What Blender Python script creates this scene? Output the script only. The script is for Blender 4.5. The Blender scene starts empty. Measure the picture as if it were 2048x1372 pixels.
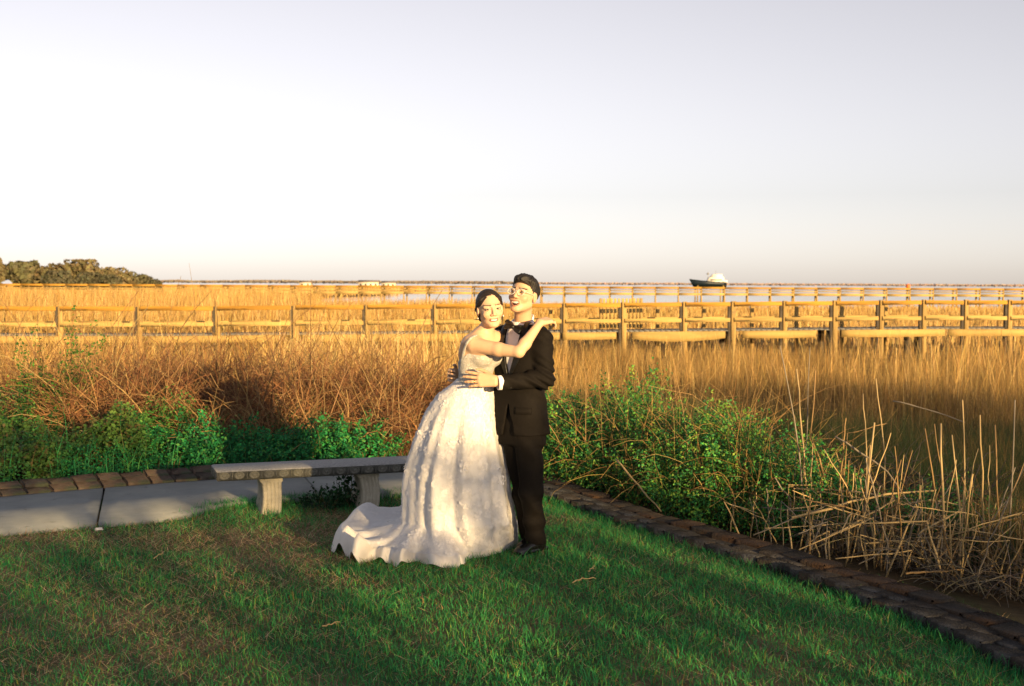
import bpy, math
import numpy as np
from mathutils import Matrix, Vector

# ------------------------------------------------------------------ camera, sky, sun, exposure
scene = bpy.context.scene
COL = scene.collection
FPX = 2490.0                     # focal length in pixels of the 2048 px wide photograph
CAM = np.array([0.0, 0.0, 1.66])
PITCH = math.radians(2.72)
ROLL = math.radians(0.27)
fw = np.array([0.0, math.cos(PITCH), -math.sin(PITCH)])
rt0 = np.array([1.0, 0.0, 0.0])
up0 = np.cross(rt0, fw)
rt = rt0 * math.cos(ROLL) + up0 * math.sin(ROLL)
up = up0 * math.cos(ROLL) - rt0 * math.sin(ROLL)
cam_data = bpy.data.cameras.new("camera")
cam_data.sensor_width = 36.0
cam_data.lens = 36.0 * FPX / 2048.0
cam_data.clip_start = 0.1
cam_data.clip_end = 9000.0
cam_data.dof.use_dof = True
cam_data.dof.focus_distance = 7.65
cam_data.dof.aperture_fstop = 4.5
cam = bpy.data.objects.new("camera", cam_data)
COL.objects.link(cam)
M = Matrix.Identity(4)
for i in range(3):
    M[i][0] = rt[i]; M[i][1] = up[i]; M[i][2] = -fw[i]; M[i][3] = CAM[i]
cam.matrix_world = M
scene.camera = cam

SUN_EL = math.radians(7.6)
SUN_AZ = math.radians(30.0)      # to the right, behind the camera
sun_dir = np.array([math.sin(SUN_AZ) * math.cos(SUN_EL), -math.cos(SUN_AZ) * math.cos(SUN_EL), math.sin(SUN_EL)])
world = bpy.data.worlds.new("World")
scene.world = world
world.use_nodes = True
wn = world.node_tree.nodes; wl = world.node_tree.links
wn.clear()
sky = wn.new("ShaderNodeTexSky")
sky.sky_type = 'NISHITA'
sky.sun_disc = False
sky.sun_elevation = SUN_EL
sky.sun_rotation = math.atan2(sun_dir[0], sun_dir[1])
sky.altitude = 0.0
sky.air_density = 0.8
sky.dust_density = 0.40
sky.ozone_density = 2.0
hs = wn.new("ShaderNodeHueSaturation")
hs.inputs["Saturation"].default_value = 0.26
bg = wn.new("ShaderNodeBackground")
bg.inputs["Strength"].default_value = 0.083
wo = wn.new("ShaderNodeOutputWorld")
wl.new(sky.outputs[0], hs.inputs["Color"])
tint = wn.new("ShaderNodeMix"); tint.data_type = 'RGBA'; tint.blend_type = 'MULTIPLY'
tint.inputs["Factor"].default_value = 1.0
tint.inputs["B"].default_value = (1.07, 0.975, 0.965, 1)      # the film's slightly pink white balance
wl.new(hs.outputs[0], tint.inputs["A"])
wl.new(tint.outputs["Result"], bg.inputs["Color"])
wl.new(bg.outputs[0], wo.inputs["Surface"])

sl = bpy.data.lights.new("sun", 'SUN')
sl.energy = 4.6
sl.angle = math.radians(0.53)
sl.color = (1.0, 0.68, 0.31)
sun = bpy.data.objects.new("sun", sl)
COL.objects.link(sun)
sun.rotation_euler = Vector(sun_dir).to_track_quat('Z', 'Y').to_euler()

scene.view_settings.view_transform = 'Standard'
scene.view_settings.look = 'None'
scene.view_settings.gamma = 1.0
scene.view_settings.use_curve_mapping = False
scene.view_settings.exposure = 1.3
scene.cycles.max_bounces = 6
scene.cycles.transparent_max_bounces = 8
scene.cycles.use_denoising = True

# ------------------------------------------------------------------ helpers
rng = np.random.default_rng(11)

def at(px, py, Y):
    """world point seen at photograph pixel (px, py) at world depth Y"""
    d = fw + rt * ((px - 1024.0) / FPX) + up * ((686.0 - py) / FPX)
    return CAM + d * (Y / d[1])

def gnd(px, py, z=0.0):
    d = fw + rt * ((px - 1024.0) / FPX) + up * ((686.0 - py) / FPX)
    return CAM + d * ((z - CAM[2]) / d[2])

def vnoise(x, y, seed=0):
    x = np.asarray(x, float); y = np.asarray(y, float)
    xi = np.floor(x).astype(np.int64); yi = np.floor(y).astype(np.int64)
    xf = x - xi; yf = y - yi
    def h(a, b):
        n = (a * 374761393 + b * 668265263 + seed * 974634777) & 0x7fffffff
        n = ((n ^ (n >> 13)) * 1274126177) & 0x7fffffff
        return ((n ^ (n >> 16)) & 0xffff) / 65535.0
    u = xf * xf * (3 - 2 * xf); v = yf * yf * (3 - 2 * yf)
    return (h(xi, yi) * (1 - u) + h(xi + 1, yi) * u) * (1 - v) + (h(xi, yi + 1) * (1 - u) + h(xi + 1, yi + 1) * u) * v

def fbm(x, y, seed=0, o=3):
    s = 0; a = 0.5; t = 0
    for k in range(o):
        s = s + a * vnoise(x * 2 ** k, y * 2 ** k, seed + k); t += a; a *= 0.5
    return s / t

BASE = {}

def tag(o, label=None, cat=None, group=None, kind=None):
    if label: o["label"] = label
    if cat: o["category"] = cat
    if group: o["group"] = group
    if kind: o["kind"] = kind
    return o

def thing(name, loc, label=None, cat=None, group=None, kind=None):
    o = bpy.data.objects.new(name, None)
    COL.objects.link(o)
    o.empty_display_size = 0.1
    o.location = [float(v) for v in loc]
    BASE[o.name] = np.array(loc, float)
    return tag(o, label, cat, group, kind)

def npmesh(name, V, F, mats, cols=None, smooth=False, midx=None):
    """V (n,3); F an (m,k) int array or a list of arrays / a list of tuples"""
    V = np.asarray(V, np.float32)
    me = bpy.data.meshes.new(name)
    if isinstance(F, np.ndarray):
        F = [F]
    elif len(F) and not isinstance(F[0], np.ndarray):
        by = {}
        for f in F: by.setdefault(len(f), []).append(f)
        F = [np.array(v, np.int32) for v in by.values()]
    me.vertices.add(len(V))
    me.vertices.foreach_set("co", V.ravel())
    loops = np.concatenate([f.ravel() for f in F]).astype(np.int32)
    tot = np.concatenate([np.full(len(f), f.shape[1], np.int32) for f in F])
    st = np.concatenate([[0], np.cumsum(tot)[:-1]]).astype(np.int32)
    me.loops.add(len(loops)); me.loops.foreach_set("vertex_index", loops)
    me.polygons.add(len(tot)); me.polygons.foreach_set("loop_start", st)
    me.polygons.foreach_set("loop_total", tot)
    if smooth: me.polygons.foreach_set("use_smooth", np.ones(len(tot), bool))
    if midx is not None: me.polygons.foreach_set("material_index", np.asarray(midx, np.int32))
    if not isinstance(mats, (list, tuple)): mats = [mats]
    for m in mats: me.materials.append(m)
    if cols is not None:
        c = np.ones((len(V), 4), np.float32); c[:, :3] = cols
        a = me.color_attributes.new("col", 'FLOAT_COLOR', 'POINT')
        a.data.foreach_set("color", c.ravel())
    me.update(calc_edges=True)
    return me

def put(name, V, F, mats, parent=None, base=None, **kw):
    """one mesh object; V in world coordinates. As a child it is stored relative to its thing's base."""
    V = np.asarray(V, float)
    if parent is not None:
        b = BASE[parent.name]
        o = bpy.data.objects.new(name, npmesh(name, V - b, F, mats, **kw))
        COL.objects.link(o); o.parent = parent
        BASE[o.name] = b
    else:
        b = np.zeros(3) if base is None else np.asarray(base, float)
        o = bpy.data.objects.new(name, npmesh(name, V - b, F, mats, **kw))
        COL.objects.link(o); o.location = b
        BASE[o.name] = b
    return o

def put_copy(name, mesh, parent, loc, rot=(0, 0, 0), scale=(1, 1, 1)):
    o = bpy.data.objects.new(name, mesh)
    COL.objects.link(o)
    if parent is not None:
        o.parent = parent
        loc = np.asarray(loc, float) - BASE[parent.name]
        BASE[o.name] = BASE[parent.name]
    o.location = [float(v) for v in loc]; o.rotation_euler = rot; o.scale = scale
    return o

class MB:
    """collects the faces of ONE piece"""
    def __init__(s): s.v = []; s.f = []
    def add(s, V, F):
        n = len(s.v); s.v += [tuple(map(float, p)) for p in V]; s.f += [tuple(int(i) + n for i in f) for f in F]; return s
    def box(s, c, size, rz=0.0, bev=0.0, R=None):
        hx, hy, hz = [q / 2 for q in size]
        if bev <= 0:
            V = [(x, y, z) for x in (-hx, hx) for y in (-hy, hy) for z in (-hz, hz)]
            F = [(0, 1, 3, 2), (4, 6, 7, 5), (0, 4, 5, 1), (2, 3, 7, 6), (0, 2, 6, 4), (1, 5, 7, 3)]
        else:
            V = []; F = []
            idx = {}
            for sx in (-1, 1):
                for sy in (-1, 1):
                    for sz in (-1, 1):
                        for ax in range(3):
                            p = [sx * (hx - bev), sy * (hy - bev), sz * (hz - bev)]
                            p[ax] = (sx * hx, sy * hy, sz * hz)[ax]
                            idx[(sx, sy, sz, ax)] = len(V); V.append(tuple(p))
            for ax in range(3):
                o1, o2 = [a for a in range(3) if a != ax]
                for sg in (-1, 1):
                    q = []
                    for a, b in ((-1, -1), (1, -1), (1, 1), (-1, 1)):
                        k = [0, 0, 0]; k[ax] = sg; k[o1] = a; k[o2] = b
                        q.append(idx[(*k, ax)])
                    F.append(tuple(q))
                for a in (-1, 1):
                    for b in (-1, 1):
                        k1 = [0, 0, 0]; k1[o1] = a; k1[o2] = b; k1[ax] = -1
                        k2 = list(k1); k2[ax] = 1
                        F.append((idx[(*k1, o1)], idx[(*k2, o1)], idx[(*k2, o2)], idx[(*k1, o2)]))
            for sx in (-1, 1):
                for sy in (-1, 1):
                    for sz in (-1, 1):
                        F.append(tuple(idx[(sx, sy, sz, a)] for a in range(3)))
        V = np.array(V)
        if R is not None: V = V @ np.asarray(R).T
        elif rz:
            c_, s_ = math.cos(rz), math.sin(rz)
            V = V @ np.array([[c_, s_, 0], [-s_, c_, 0], [0, 0, 1]])
        return s.add(V + np.asarray(c), F)
    def bar(s, a, b, w, h, upv=(0, 0, 1), bev=0.0):
        a = np.asarray(a, float); b = np.asarray(b, float); d = b - a; L = np.linalg.norm(d); x = d / L
        y = np.cross(upv, x); y /= np.linalg.norm(y); z = np.cross(x, y)
        return s.box((a + b) / 2, (L, w, h), bev=bev, R=np.stack([x, y, z], 1))
    def tube(s, path, r, n=8, cap=True):
        P = np.asarray(path, float); r = np.broadcast_to(r, (len(P),))
        t = np.gradient(P, axis=0); t /= np.linalg.norm(t, axis=1)[:, None] + 1e-9
        u = np.cross(t[0], [0.3, 0.2, 1.0]); u /= np.linalg.norm(u)
        V = []; F = []
        for i in range(len(P)):
            u = u - t[i] * np.dot(u, t[i]); u /= np.linalg.norm(u); w = np.cross(t[i], u)
            for k in range(n):
                a = 2 * math.pi * k / n
                V.append(P[i] + r[i] * (math.cos(a) * u + math.sin(a) * w))
        for i in range(len(P) - 1):
            for k in range(n):
                F.append((i * n + k, i * n + (k + 1) % n, (i + 1) * n + (k + 1) % n, (i + 1) * n + k))
        if cap:
            F.append(tuple(range(n - 1, -1, -1))); F.append(tuple((len(P) - 1) * n + k for k in range(n)))
        return s.add(V, F)
    def lathe(s, prof, c=(0, 0, 0), n=16):
        V = []; F = []
        for r_, z in prof:
            for k in range(n):
                a = 2 * math.pi * k / n
                V.append((c[0] + r_ * math.cos(a), c[1] + r_ * math.sin(a), c[2] + z))
        for i in range(len(prof) - 1):
            for k in range(n):
                F.append((i * n + k, i * n + (k + 1) % n, (i + 1) * n + (k + 1) % n, (i + 1) * n + k))
        F.append(tuple(range(n - 1, -1, -1))); F.append(tuple((len(prof) - 1) * n + k for k in range(n)))
        return s.add(V, F)
    def build(s, name, m, parent=None, base=None, **kw):
        return put(name, s.v, s.f, m, parent, base, **kw)
    def mesh(s, name, m, **kw):
        return npmesh(name, s.v, s.f, m, **kw)

# ------------------------------------------------------------------ materials
def mat(name, color, rough=0.7, var=0.25, scale=6.0, bump=0.0, bscale=None, spec=0.3, attr=False, transl=0.0, color2=None, metal=0.0, sheen=0.0, stretch=None, wear=None):
    m = bpy.data.materials.new(name); m.use_nodes = True
    nt = m.node_tree; N = nt.nodes; L = nt.links
    b = N["Principled BSDF"]
    b.inputs["Roughness"].default_value = rough
    b.inputs["Specular IOR Level"].default_value = spec
    b.inputs["Metallic"].default_value = metal
    if sheen: b.inputs["Sheen Weight"].default_value = sheen
    tc = N.new("ShaderNodeTexCoord")
    vec = tc.outputs["Object"]
    if stretch:
        mp = N.new("ShaderNodeMapping"); mp.inputs["Scale"].default_value = stretch
        L.new(vec, mp.inputs["Vector"]); vec = mp.outputs["Vector"]
    nz = N.new("ShaderNodeTexNoise"); nz.inputs["Scale"].default_value = scale; nz.inputs["Detail"].default_value = 6.0
    nz.inputs["Roughness"].default_value = 0.65
    L.new(vec, nz.inputs["Vector"])
    ramp = N.new("ShaderNodeMapRange")
    ramp.inputs["From Min"].default_value = 0.28; ramp.inputs["From Max"].default_value = 0.72
    L.new(nz.outputs["Fac"], ramp.inputs["Value"])
    if attr:
        src = N.new("ShaderNodeAttribute"); src.attribute_name = "col"
        ramp.inputs["To Min"].default_value = 1 - var; ramp.inputs["To Max"].default_value = 1 + var
        mx = N.new("ShaderNodeVectorMath"); mx.operation = 'SCALE'
        L.new(src.outputs["Color"], mx.inputs[0]); L.new(ramp.outputs[0], mx.inputs["Scale"])
        out = mx.outputs[0]
    else:
        mx = N.new("ShaderNodeMix"); mx.data_type = 'RGBA'
        c = np.array(color, float)
        c2 = np.array(color2, float) if color2 is not None else c * (1 + var)
        c1 = c if color2 is not None else c * (1 - var)
        mx.inputs["A"].default_value = (*c1, 1); mx.inputs["B"].default_value = (*c2, 1)
        L.new(ramp.outputs[0], mx.inputs["Factor"])
        out = mx.outputs["Result"]
    if wear is not None:          # blotches of a second colour: (colour, scale, threshold)
        wz = N.new("ShaderNodeTexNoise"); wz.inputs["Scale"].default_value = wear[1]; wz.inputs["Detail"].default_value = 8.0
        wz.inputs["Roughness"].default_value = 0.7
        L.new(tc.outputs["Object"], wz.inputs["Vector"])
        wr = N.new("ShaderNodeMapRange"); wr.inputs["From Min"].default_value = wear[2]; wr.inputs["From Max"].default_value = wear[2] + 0.1
        L.new(wz.outputs["Fac"], wr.inputs["Value"])
        wm = N.new("ShaderNodeMix"); wm.data_type = 'RGBA'
        wm.inputs["B"].default_value = (*wear[0], 1)
        L.new(wr.outputs[0], wm.inputs["Factor"]); L.new(out, wm.inputs["A"])
        out = wm.outputs["Result"]
    L.new(out, b.inputs["Base Color"])
    if bump:
        bz = N.new("ShaderNodeTexNoise"); bz.inputs["Scale"].default_value = bscale or scale * 4; bz.inputs["Detail"].default_value = 5.0
        L.new(vec, bz.inputs["Vector"])
        bp = N.new("ShaderNodeBump"); bp.inputs["Strength"].default_value = bump; bp.inputs["Distance"].default_value = 0.02
        L.new(bz.outputs["Fac"], bp.inputs["Height"]); L.new(bp.outputs[0], b.inputs["Normal"])
    if transl:
        tr = N.new("ShaderNodeBsdfTranslucent"); L.new(out, tr.inputs["Color"])
        ms = N.new("ShaderNodeMixShader"); ms.inputs["Fac"].default_value = transl
        L.new(b.outputs[0], ms.inputs[1]); L.new(tr.outputs[0], ms.inputs[2])
        L.new(ms.outputs[0], N["Material Output"].inputs["Surface"])
    return m

# ------------------------------------------------------------------ vegetation builders
def frames(d):
    d = d / (np.linalg.norm(d, axis=1)[:, None] + 1e-9)
    a = np.where(np.abs(d[:, 2:3]) < 0.9, np.array([[0, 0, 1.0]]), np.array([[1.0, 0, 0]]))
    u = np.cross(a, d); u /= np.linalg.norm(u, axis=1)[:, None] + 1e-9
    return d, u, np.cross(d, u)

def blades(P, h, w, lean, az, col, seg=2, bend=1.0, wprof=None, facing=None, tipcol=None):
    """curved tapering blades standing at P; returns V, F, C"""
    n = len(P); P = np.asarray(P, float)
    h = np.broadcast_to(h, (n,)); w = np.broadcast_to(w, (n,)); lean = np.broadcast_to(lean, (n,))
    dx, dy = np.cos(az), np.sin(az)
    fa = rng.uniform(0, math.pi, n) if facing is None else facing
    sx, sy = np.cos(fa), np.sin(fa)
    V = []; C = []
    for k in range(seg + 1):
        t = k / seg
        ang = lean * (t ** bend)
        off = h * t * np.sin(ang); z = h * t * np.cos(ang * 0.9)
        c = np.stack([P[:, 0] + dx * off, P[:, 1] + dy * off, P[:, 2] + z], 1)
        ww = w * ((1 - t * 0.92) if wprof is None else wprof(t)) * 0.5
        s = np.stack([sx * ww, sy * ww, np.zeros(n)], 1)
        cc = col if tipcol is None else col * (1 - t) + tipcol * t
        if k < seg:
            V += [c - s, c + s]; C += [cc, cc]
        else:
            V += [c]; C += [cc]
    nv = 2 * seg + 1
    V = np.stack(V, 1).reshape(-1, 3); C = np.stack(C, 1).reshape(-1, 3)
    b = (np.arange(n) * nv)[:, None]
    Q = [b + np.array([[2 * k, 2 * k + 1, 2 * k + 3, 2 * k + 2]]) for k in range(seg - 1)]
    T = b + np.array([[2 * seg - 2, 2 * seg - 1, 2 * seg]])
    F = [np.concatenate(Q).astype(np.int32)] if Q else []
    return V, F + [T.astype(np.int32)], C

def leafs(P, size, nrm, col, aspect=0.55, fold=0.25):
    """diamond leaves, folded along the midrib"""
    n = len(P); d, u, v = frames(np.asarray(nrm, float))
    a = rng.uniform(0, 2 * math.pi, n)[:, None]
    e = u * np.cos(a) + v * np.sin(a); f = np.cross(d, e)
    s = np.broadcast_to(size, (n,))[:, None]
    b0 = P - e * s * 0.5; t0 = P + e * s * 0.5
    l0 = P + f * s * aspect * 0.5 + d * s * fold * 0.4 - e * s * 0.05
    r0 = P - f * s * aspect * 0.5 + d * s * fold * 0.4 - e * s * 0.05
    V = np.stack([b0, r0, t0, l0], 1).reshape(-1, 3)
    C = np.repeat(col, 4, axis=0)
    b = (np.arange(n) * 4)[:, None]
    F = np.concatenate([b + np.array([[0, 1, 2]]), b + np.array([[0, 2, 3]])]).astype(np.int32)
    return V, [F], C

def ribbons(paths, w, col, flat=False):
    """paths (n,k,3): flat thin twigs crossed in two directions; col (n,3)"""
    n, k, _ = paths.shape
    t = np.gradient(paths, axis=1)
    t /= np.linalg.norm(t, axis=2, keepdims=True) + 1e-9
    r = rng.normal(size=(n, 1, 3)); s = np.cross(t, r); s /= np.linalg.norm(s, axis=2, keepdims=True) + 1e-9
    w = np.broadcast_to(w, (n,))[:, None, None] * np.linspace(1, 0.35, k)[None, :, None] * 0.5
    if flat:
        V = np.stack([paths + s * w, paths - s * w], 2).reshape(-1, 3)
        C = np.repeat(col, k * 2, axis=0); base = (np.arange(n) * k * 2)[:, None]
        F = [base + np.array([[2 * i, 2 * i + 1, 2 * i + 3, 2 * i + 2]]) for i in range(k - 1)]
        return V, [np.concatenate(F).astype(np.int32)], C
    s2 = np.cross(t, s)
    a = paths + s * w; b = paths - s * w * 0.5 + s2 * w * 0.87; c = paths - s * w * 0.5 - s2 * w * 0.87
    V = np.stack([a, b, c], 2).reshape(-1, 3)
    C = np.repeat(col, k * 3, axis=0)
    base = (np.arange(n) * k * 3)[:, None]
    F = []
    for i in range(k - 1):
        for j in range(3):
            j2 = (j + 1) % 3
            F.append(base + np.array([[i * 3 + j, i * 3 + j2, (i + 1) * 3 + j2, (i + 1) * 3 + j]]))
    return V, [np.concatenate(F).astype(np.int32)], C

def merge(*parts):
    V = []; C = []; F = {}; n = 0
    for v, fs, c in parts:
        V.append(v); C.append(c)
        for f in fs: F.setdefault(f.shape[1], []).append(f + n)
        n += len(v)
    return np.concatenate(V), [np.concatenate(f) for f in F.values()], np.concatenate(C)

def jitter(col, n, amt=0.25, hue=0.08):
    c = np.array(col, float)[None, :] * (1 + rng.uniform(-amt, amt, (n, 1)))
    return np.clip(c * (1 + rng.uniform(-hue, hue, (n, 3))), 0.003, 1)

def pick(cols, p, n, amt=0.25, hue=0.08):
    cols = np.array(cols, float); i = rng.choice(len(cols), n, p=np.array(p) / np.sum(p))
    return np.clip(cols[i] * (1 + rng.uniform(-amt, amt, (n, 1))) * (1 + rng.uniform(-hue, hue, (n, 3))), 0.003, 1)

# ------------------------------------------------------------------ implicit surfaces (people)
def smin(a, b, k):
    h = np.maximum(k - np.abs(a - b), 0) / k
    return np.minimum(a, b) - h * h * k * 0.25
def smax(a, b, k): return -smin(-a, -b, k)
def cone(P, a, b, ra, rb):
    a = np.asarray(a, np.float32); b = np.asarray(b, np.float32); d = b - a
    t = np.clip(((P - a) @ d) / (d @ d), 0, 1)
    q = P - a - t[:, None] * d
    return np.sqrt((q * q).sum(1)) - (ra + (rb - ra) * t)
def ell(P, c, r, R=None):
    q = P - np.asarray(c, np.float32)
    if R is not None: q = q @ np.asarray(R, np.float32)
    r = np.asarray(r, np.float32)
    k0 = np.sqrt(((q / r) ** 2).sum(1)); k1 = np.sqrt(((q / (r * r)) ** 2).sum(1)) + 1e-6
    return k0 * (k0 - 1) / k1
def boxd(P, c, h, r=0.0, R=None):
    q = P - np.asarray(c, np.float32)
    if R is not None: q = q @ np.asarray(R, np.float32)
    q = np.abs(q) - (np.asarray(h, np.float32) - r)
    return np.sqrt((np.maximum(q, 0) ** 2).sum(1)) + np.minimum(q.max(1), 0) - r
def chain(P, pts, rs, k=0.02):
    d = None
    for i in range(len(pts) - 1):
        e = cone(P, pts[i], pts[i + 1], rs[i], rs[i + 1])
        d = e if d is None else smin(d, e, k)
    return d

def surf(fn, lo, hi, h, blk=8):
    """narrow band surface nets of fn(points)->distance"""
    lo = np.asarray(lo, float); hi = np.asarray(hi, float)
    nb = np.maximum(1, np.ceil((hi - lo) / (h * blk)).astype(int))
    n = nb * blk
    D = np.empty(tuple(n), np.float32)
    ii = np.stack(np.meshgrid(*[np.arange(k) for k in nb], indexing='ij'), -1).reshape(-1, 3)
    cen = lo + (ii * blk + (blk - 1) / 2) * h
    dc = fn(cen.astype(np.float32))
    near = np.abs(dc) < h * blk * 0.5 * 1.75 + h * 3
    Dv = D.reshape(nb[0], blk, nb[1], blk, nb[2], blk)
    Dv[...] = np.where(dc < 0, -1.0, 1.0).reshape(nb[0], 1, nb[1], 1, nb[2], 1) * h
    sub = np.stack(np.meshgrid(*[np.arange(blk)] * 3, indexing='ij'), -1).reshape(-1, 3)
    sel = ii[near]
    for s in range(0, len(sel), 1500):
        q = sel[s:s + 1500]
        pts = (lo + (q[:, None, :] * blk + sub[None]) * h).reshape(-1, 3).astype(np.float32)
        d = fn(pts).reshape(len(q), blk, blk, blk)
        for m in range(len(q)):
            Dv[q[m, 0], :, q[m, 1], :, q[m, 2], :] = d[m]
    S = D < 0
    cnt = np.zeros(tuple(n - 1), np.uint8)
    for dx in (0, 1):
        for dy in (0, 1):
            for dz in (0, 1):
                cnt += S[dx:n[0] - 1 + dx, dy:n[1] - 1 + dy, dz:n[2] - 1 + dz]
    act = (cnt > 0) & (cnt < 8)
    A = np.argwhere(act)
    ID = np.full(act.shape, -1, np.int32); ID[act] = np.arange(len(A))
    acc = np.zeros((len(A), 3)); num = np.zeros(len(A))
    cor = [(0, 0, 0), (1, 0, 0), (0, 1, 0), (1, 1, 0), (0, 0, 1), (1, 0, 1), (0, 1, 1), (1, 1, 1)]
    vals = [D[A[:, 0] + c[0], A[:, 1] + c[1], A[:, 2] + c[2]] for c in cor]
    for a in range(8):
        for ax in range(3):
            if cor[a][ax] == 0:
                b = a + (1, 2, 4)[ax]
                v0, v1 = vals[a], vals[b]
                x = (v0 < 0) != (v1 < 0)
                t = np.where(x, v0 / np.where(x, v0 - v1, 1), 0)
                p = np.array(cor[a], float)[None, :].repeat(len(A), 0); p[:, ax] += t
                acc[x] += p[x]; num[x] += 1
    V = lo + (A + acc / num[:, None]) * h
    F = []
    for ax in range(3):
        o1, o2 = (ax + 1) % 3, (ax + 2) % 3
        sl0 = [slice(None)] * 3; sl1 = [slice(None)] * 3
        sl0[ax] = slice(0, n[ax] - 1); sl1[ax] = slice(1, n[ax])
        X = S[tuple(sl0)] != S[tuple(sl1)]
        E = np.argwhere(X)
        E = E[(E[:, o1] > 0) & (E[:, o2] > 0) & (E[:, o1] < n[o1] - 1) & (E[:, o2] < n[o2] - 1)]
        flip = S[E[:, 0], E[:, 1], E[:, 2]]
        q = []
        for a, b in ((-1, -1), (0, -1), (0, 0), (-1, 0)):
            c = E.copy(); c[:, o1] += a; c[:, o2] += b
            q.append(ID[c[:, 0], c[:, 1], c[:, 2]])
        q = np.stack(q, 1)
        q[~flip] = q[~flip][:, ::-1]
        F.append(q)
    return V, np.concatenate(F).astype(np.int32)

def rotm(yaw=0, pitch=0, roll=0):
    """columns = local axes; a face looks along local -Y. yaw>0 turns it to +X, pitch>0 looks up, roll>0 tips the crown to +X"""
    y, p, r = map(math.radians, (yaw, pitch, roll))
    Rz = np.array([[math.cos(y), -math.sin(y), 0], [math.sin(y), math.cos(y), 0], [0, 0, 1]])
    Rx = np.array([[1, 0, 0], [0, math.cos(p), math.sin(p)], [0, -math.sin(p), math.cos(p)]])
    Ry = np.array([[math.cos(r), 0, math.sin(r)], [0, 1, 0], [-math.sin(r), 0, math.cos(r)]])
    return Ry @ Rz @ Rx

# ================================================================== THE SETTING
def PX(pts, z=0.0): return np.array([gnd(x, y, z)[:2] for x, y in pts])
PF = PX([(-700, 1124), (-160, 1078), (130, 1053), (300, 1040), (385, 1028), (440, 1010), (640, 994), (800, 984), (980, 962), (1075, 953)])      # path, lawn side
PB = PX([(-700, 1060), (-160, 1012), (130, 985), (330, 969), (430, 962), (640, 951), (800, 944), (980, 938), (1080, 934)])          # path, marsh side
ERI = PX([(2400, 1494), (2120, 1360), (1990, 1298), (1884, 1250), (1825, 1225), (1744, 1196), (1702, 1176), (1643, 1157), (1585, 1130), (1480, 1108), (1300, 1055), (1180, 1013), (1090, 985), (1060, 972)])
ERO = PX([(2400, 1408), (2120, 1285), (1990, 1228), (1923, 1204), (1877, 1187), (1795, 1163), (1690, 1135), (1620, 1114), (1562, 1095), (1480, 1071), (1320, 1028), (1200, 985), (1100, 951), (1070, 938)])
def srt(A, k): return A[np.argsort(A[:, k])]
_pf = srt(PF, 0); _pb = srt(PB, 0); _ei = srt(ERI, 1); _eo = srt(ERO, 1)
def path_front(x): return np.interp(x, _pf[:, 0], _pf[:, 1])
def path_back(x): return np.interp(x, _pb[:, 0], _pb[:, 1])
def edge_in(y): return np.where(y < _ei[0, 1], _ei[0, 0] + (_ei[0, 1] - y) * 0.25, np.interp(y, _ei[:, 1], _ei[:, 0]))
def edge_out(y): return np.where(y < _eo[0, 1], _eo[0, 0] + (_eo[0, 1] - y) * 0.25, np.interp(y, _eo[:, 1], _eo[:, 0]))
def on_lawn(x, y): return (y < path_front(x)) & (x < edge_in(y))
def outside(x, y):
    """metres beyond the edging, towards the marsh"""
    d1 = (y - path_back(x) - 0.28) * 0.93
    d2 = (x - edge_out(y)) * 0.88
    return np.maximum(d1, d2)
def sstep(a, b, x):
    t = np.clip((x - a) / (b - a), 0, 1); return t * t * (3 - 2 * t)
WATER_Z = -1.25
def marsh_mask(x, y):
    """1 on the marsh, 0 in open water"""
    edge = 138 + 18 * vnoise(x * 0.03, x * 0 + 3.1, 5)
    right = sstep(-36, -22, x + 14 * (vnoise(y * 0.02, y * 0 + 7, 6) - 0.5))
    creek = sstep(edge - 4, edge + 6, y) * right
    far = sstep(520, 640, y + 0.2 * x)
    return 1 - np.maximum(creek, far)
def terrain(x, y):
    x = np.asarray(x, float); y = np.asarray(y, float)
    s = outside(x, y)
    z = 0.025 * (fbm(x * 0.9, y * 0.9, 3) - 0.5) - 0.03 * np.exp(-((x + 0.9) ** 2 + (y - 9.3) ** 2) / 0.5) - 0.02
    z = z - 0.07 * sstep(-0.75, -0.05, s) * (s > -0.9)
    zm = -0.98 + 0.16 * (fbm(x * 0.15, y * 0.15, 8) - 0.5)
    zm = np.where(y > 100, zm * marsh_mask(x, y) + (1 - marsh_mask(x, y)) * -2.6, zm)
    t = sstep(0.0, 1.0, s / (5.5 + 8.0 * sstep(0.6, -0.8, x)))
    return z * (1 - t) + zm * t

M_ground = mat("soil", None, 0.95, var=0.35, scale=14, bump=0.6, bscale=60, attr=True, spec=0.1)
M_water = mat("creek_water", (0.035, 0.05, 0.07), 0.06, var=0.2, scale=0.05, bump=0.12, bscale=2.0, spec=0.5, stretch=(0.25, 1.0, 1.0))

xs = np.unique(np.concatenate([np.arange(-5.2, 4.4, 0.12), -5.2 - np.cumsum(0.15 * 1.16 ** np.arange(62)), 4.4 + np.cumsum(0.15 * 1.16 ** np.arange(62))]))
ys = np.unique(np.concatenate([np.arange(4.4, 16, 0.12), 16 + np.cumsum(0.2 * 1.09 ** np.arange(86)), 4.4 - np.cumsum(0.2 * 1.12 ** np.arange(40))]))
xs = xs[np.abs(xs) < 3600]; ys = ys[(ys < 3600) & (ys > -120)]
GX, GY = np.meshgrid(xs, ys, indexing='ij')
GZ = terrain(GX.ravel(), GY.ravel())
gv = np.stack([GX.ravel(), GY.ravel(), GZ], 1)
nx, ny = len(xs), len(ys)
I = np.arange(nx * ny).reshape(nx, ny)
gf = np.stack([I[:-1, :-1].ravel(), I[1:, :-1].ravel(), I[1:, 1:].ravel(), I[:-1, 1:].ravel()], 1).astype(np.int32)
so = outside(gv[:, 0], gv[:, 1])
dry = sstep(0.45, 0.62, fbm(gv[:, 0] * 1.3 + 3, gv[:, 1] * 1.3, 21))
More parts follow.
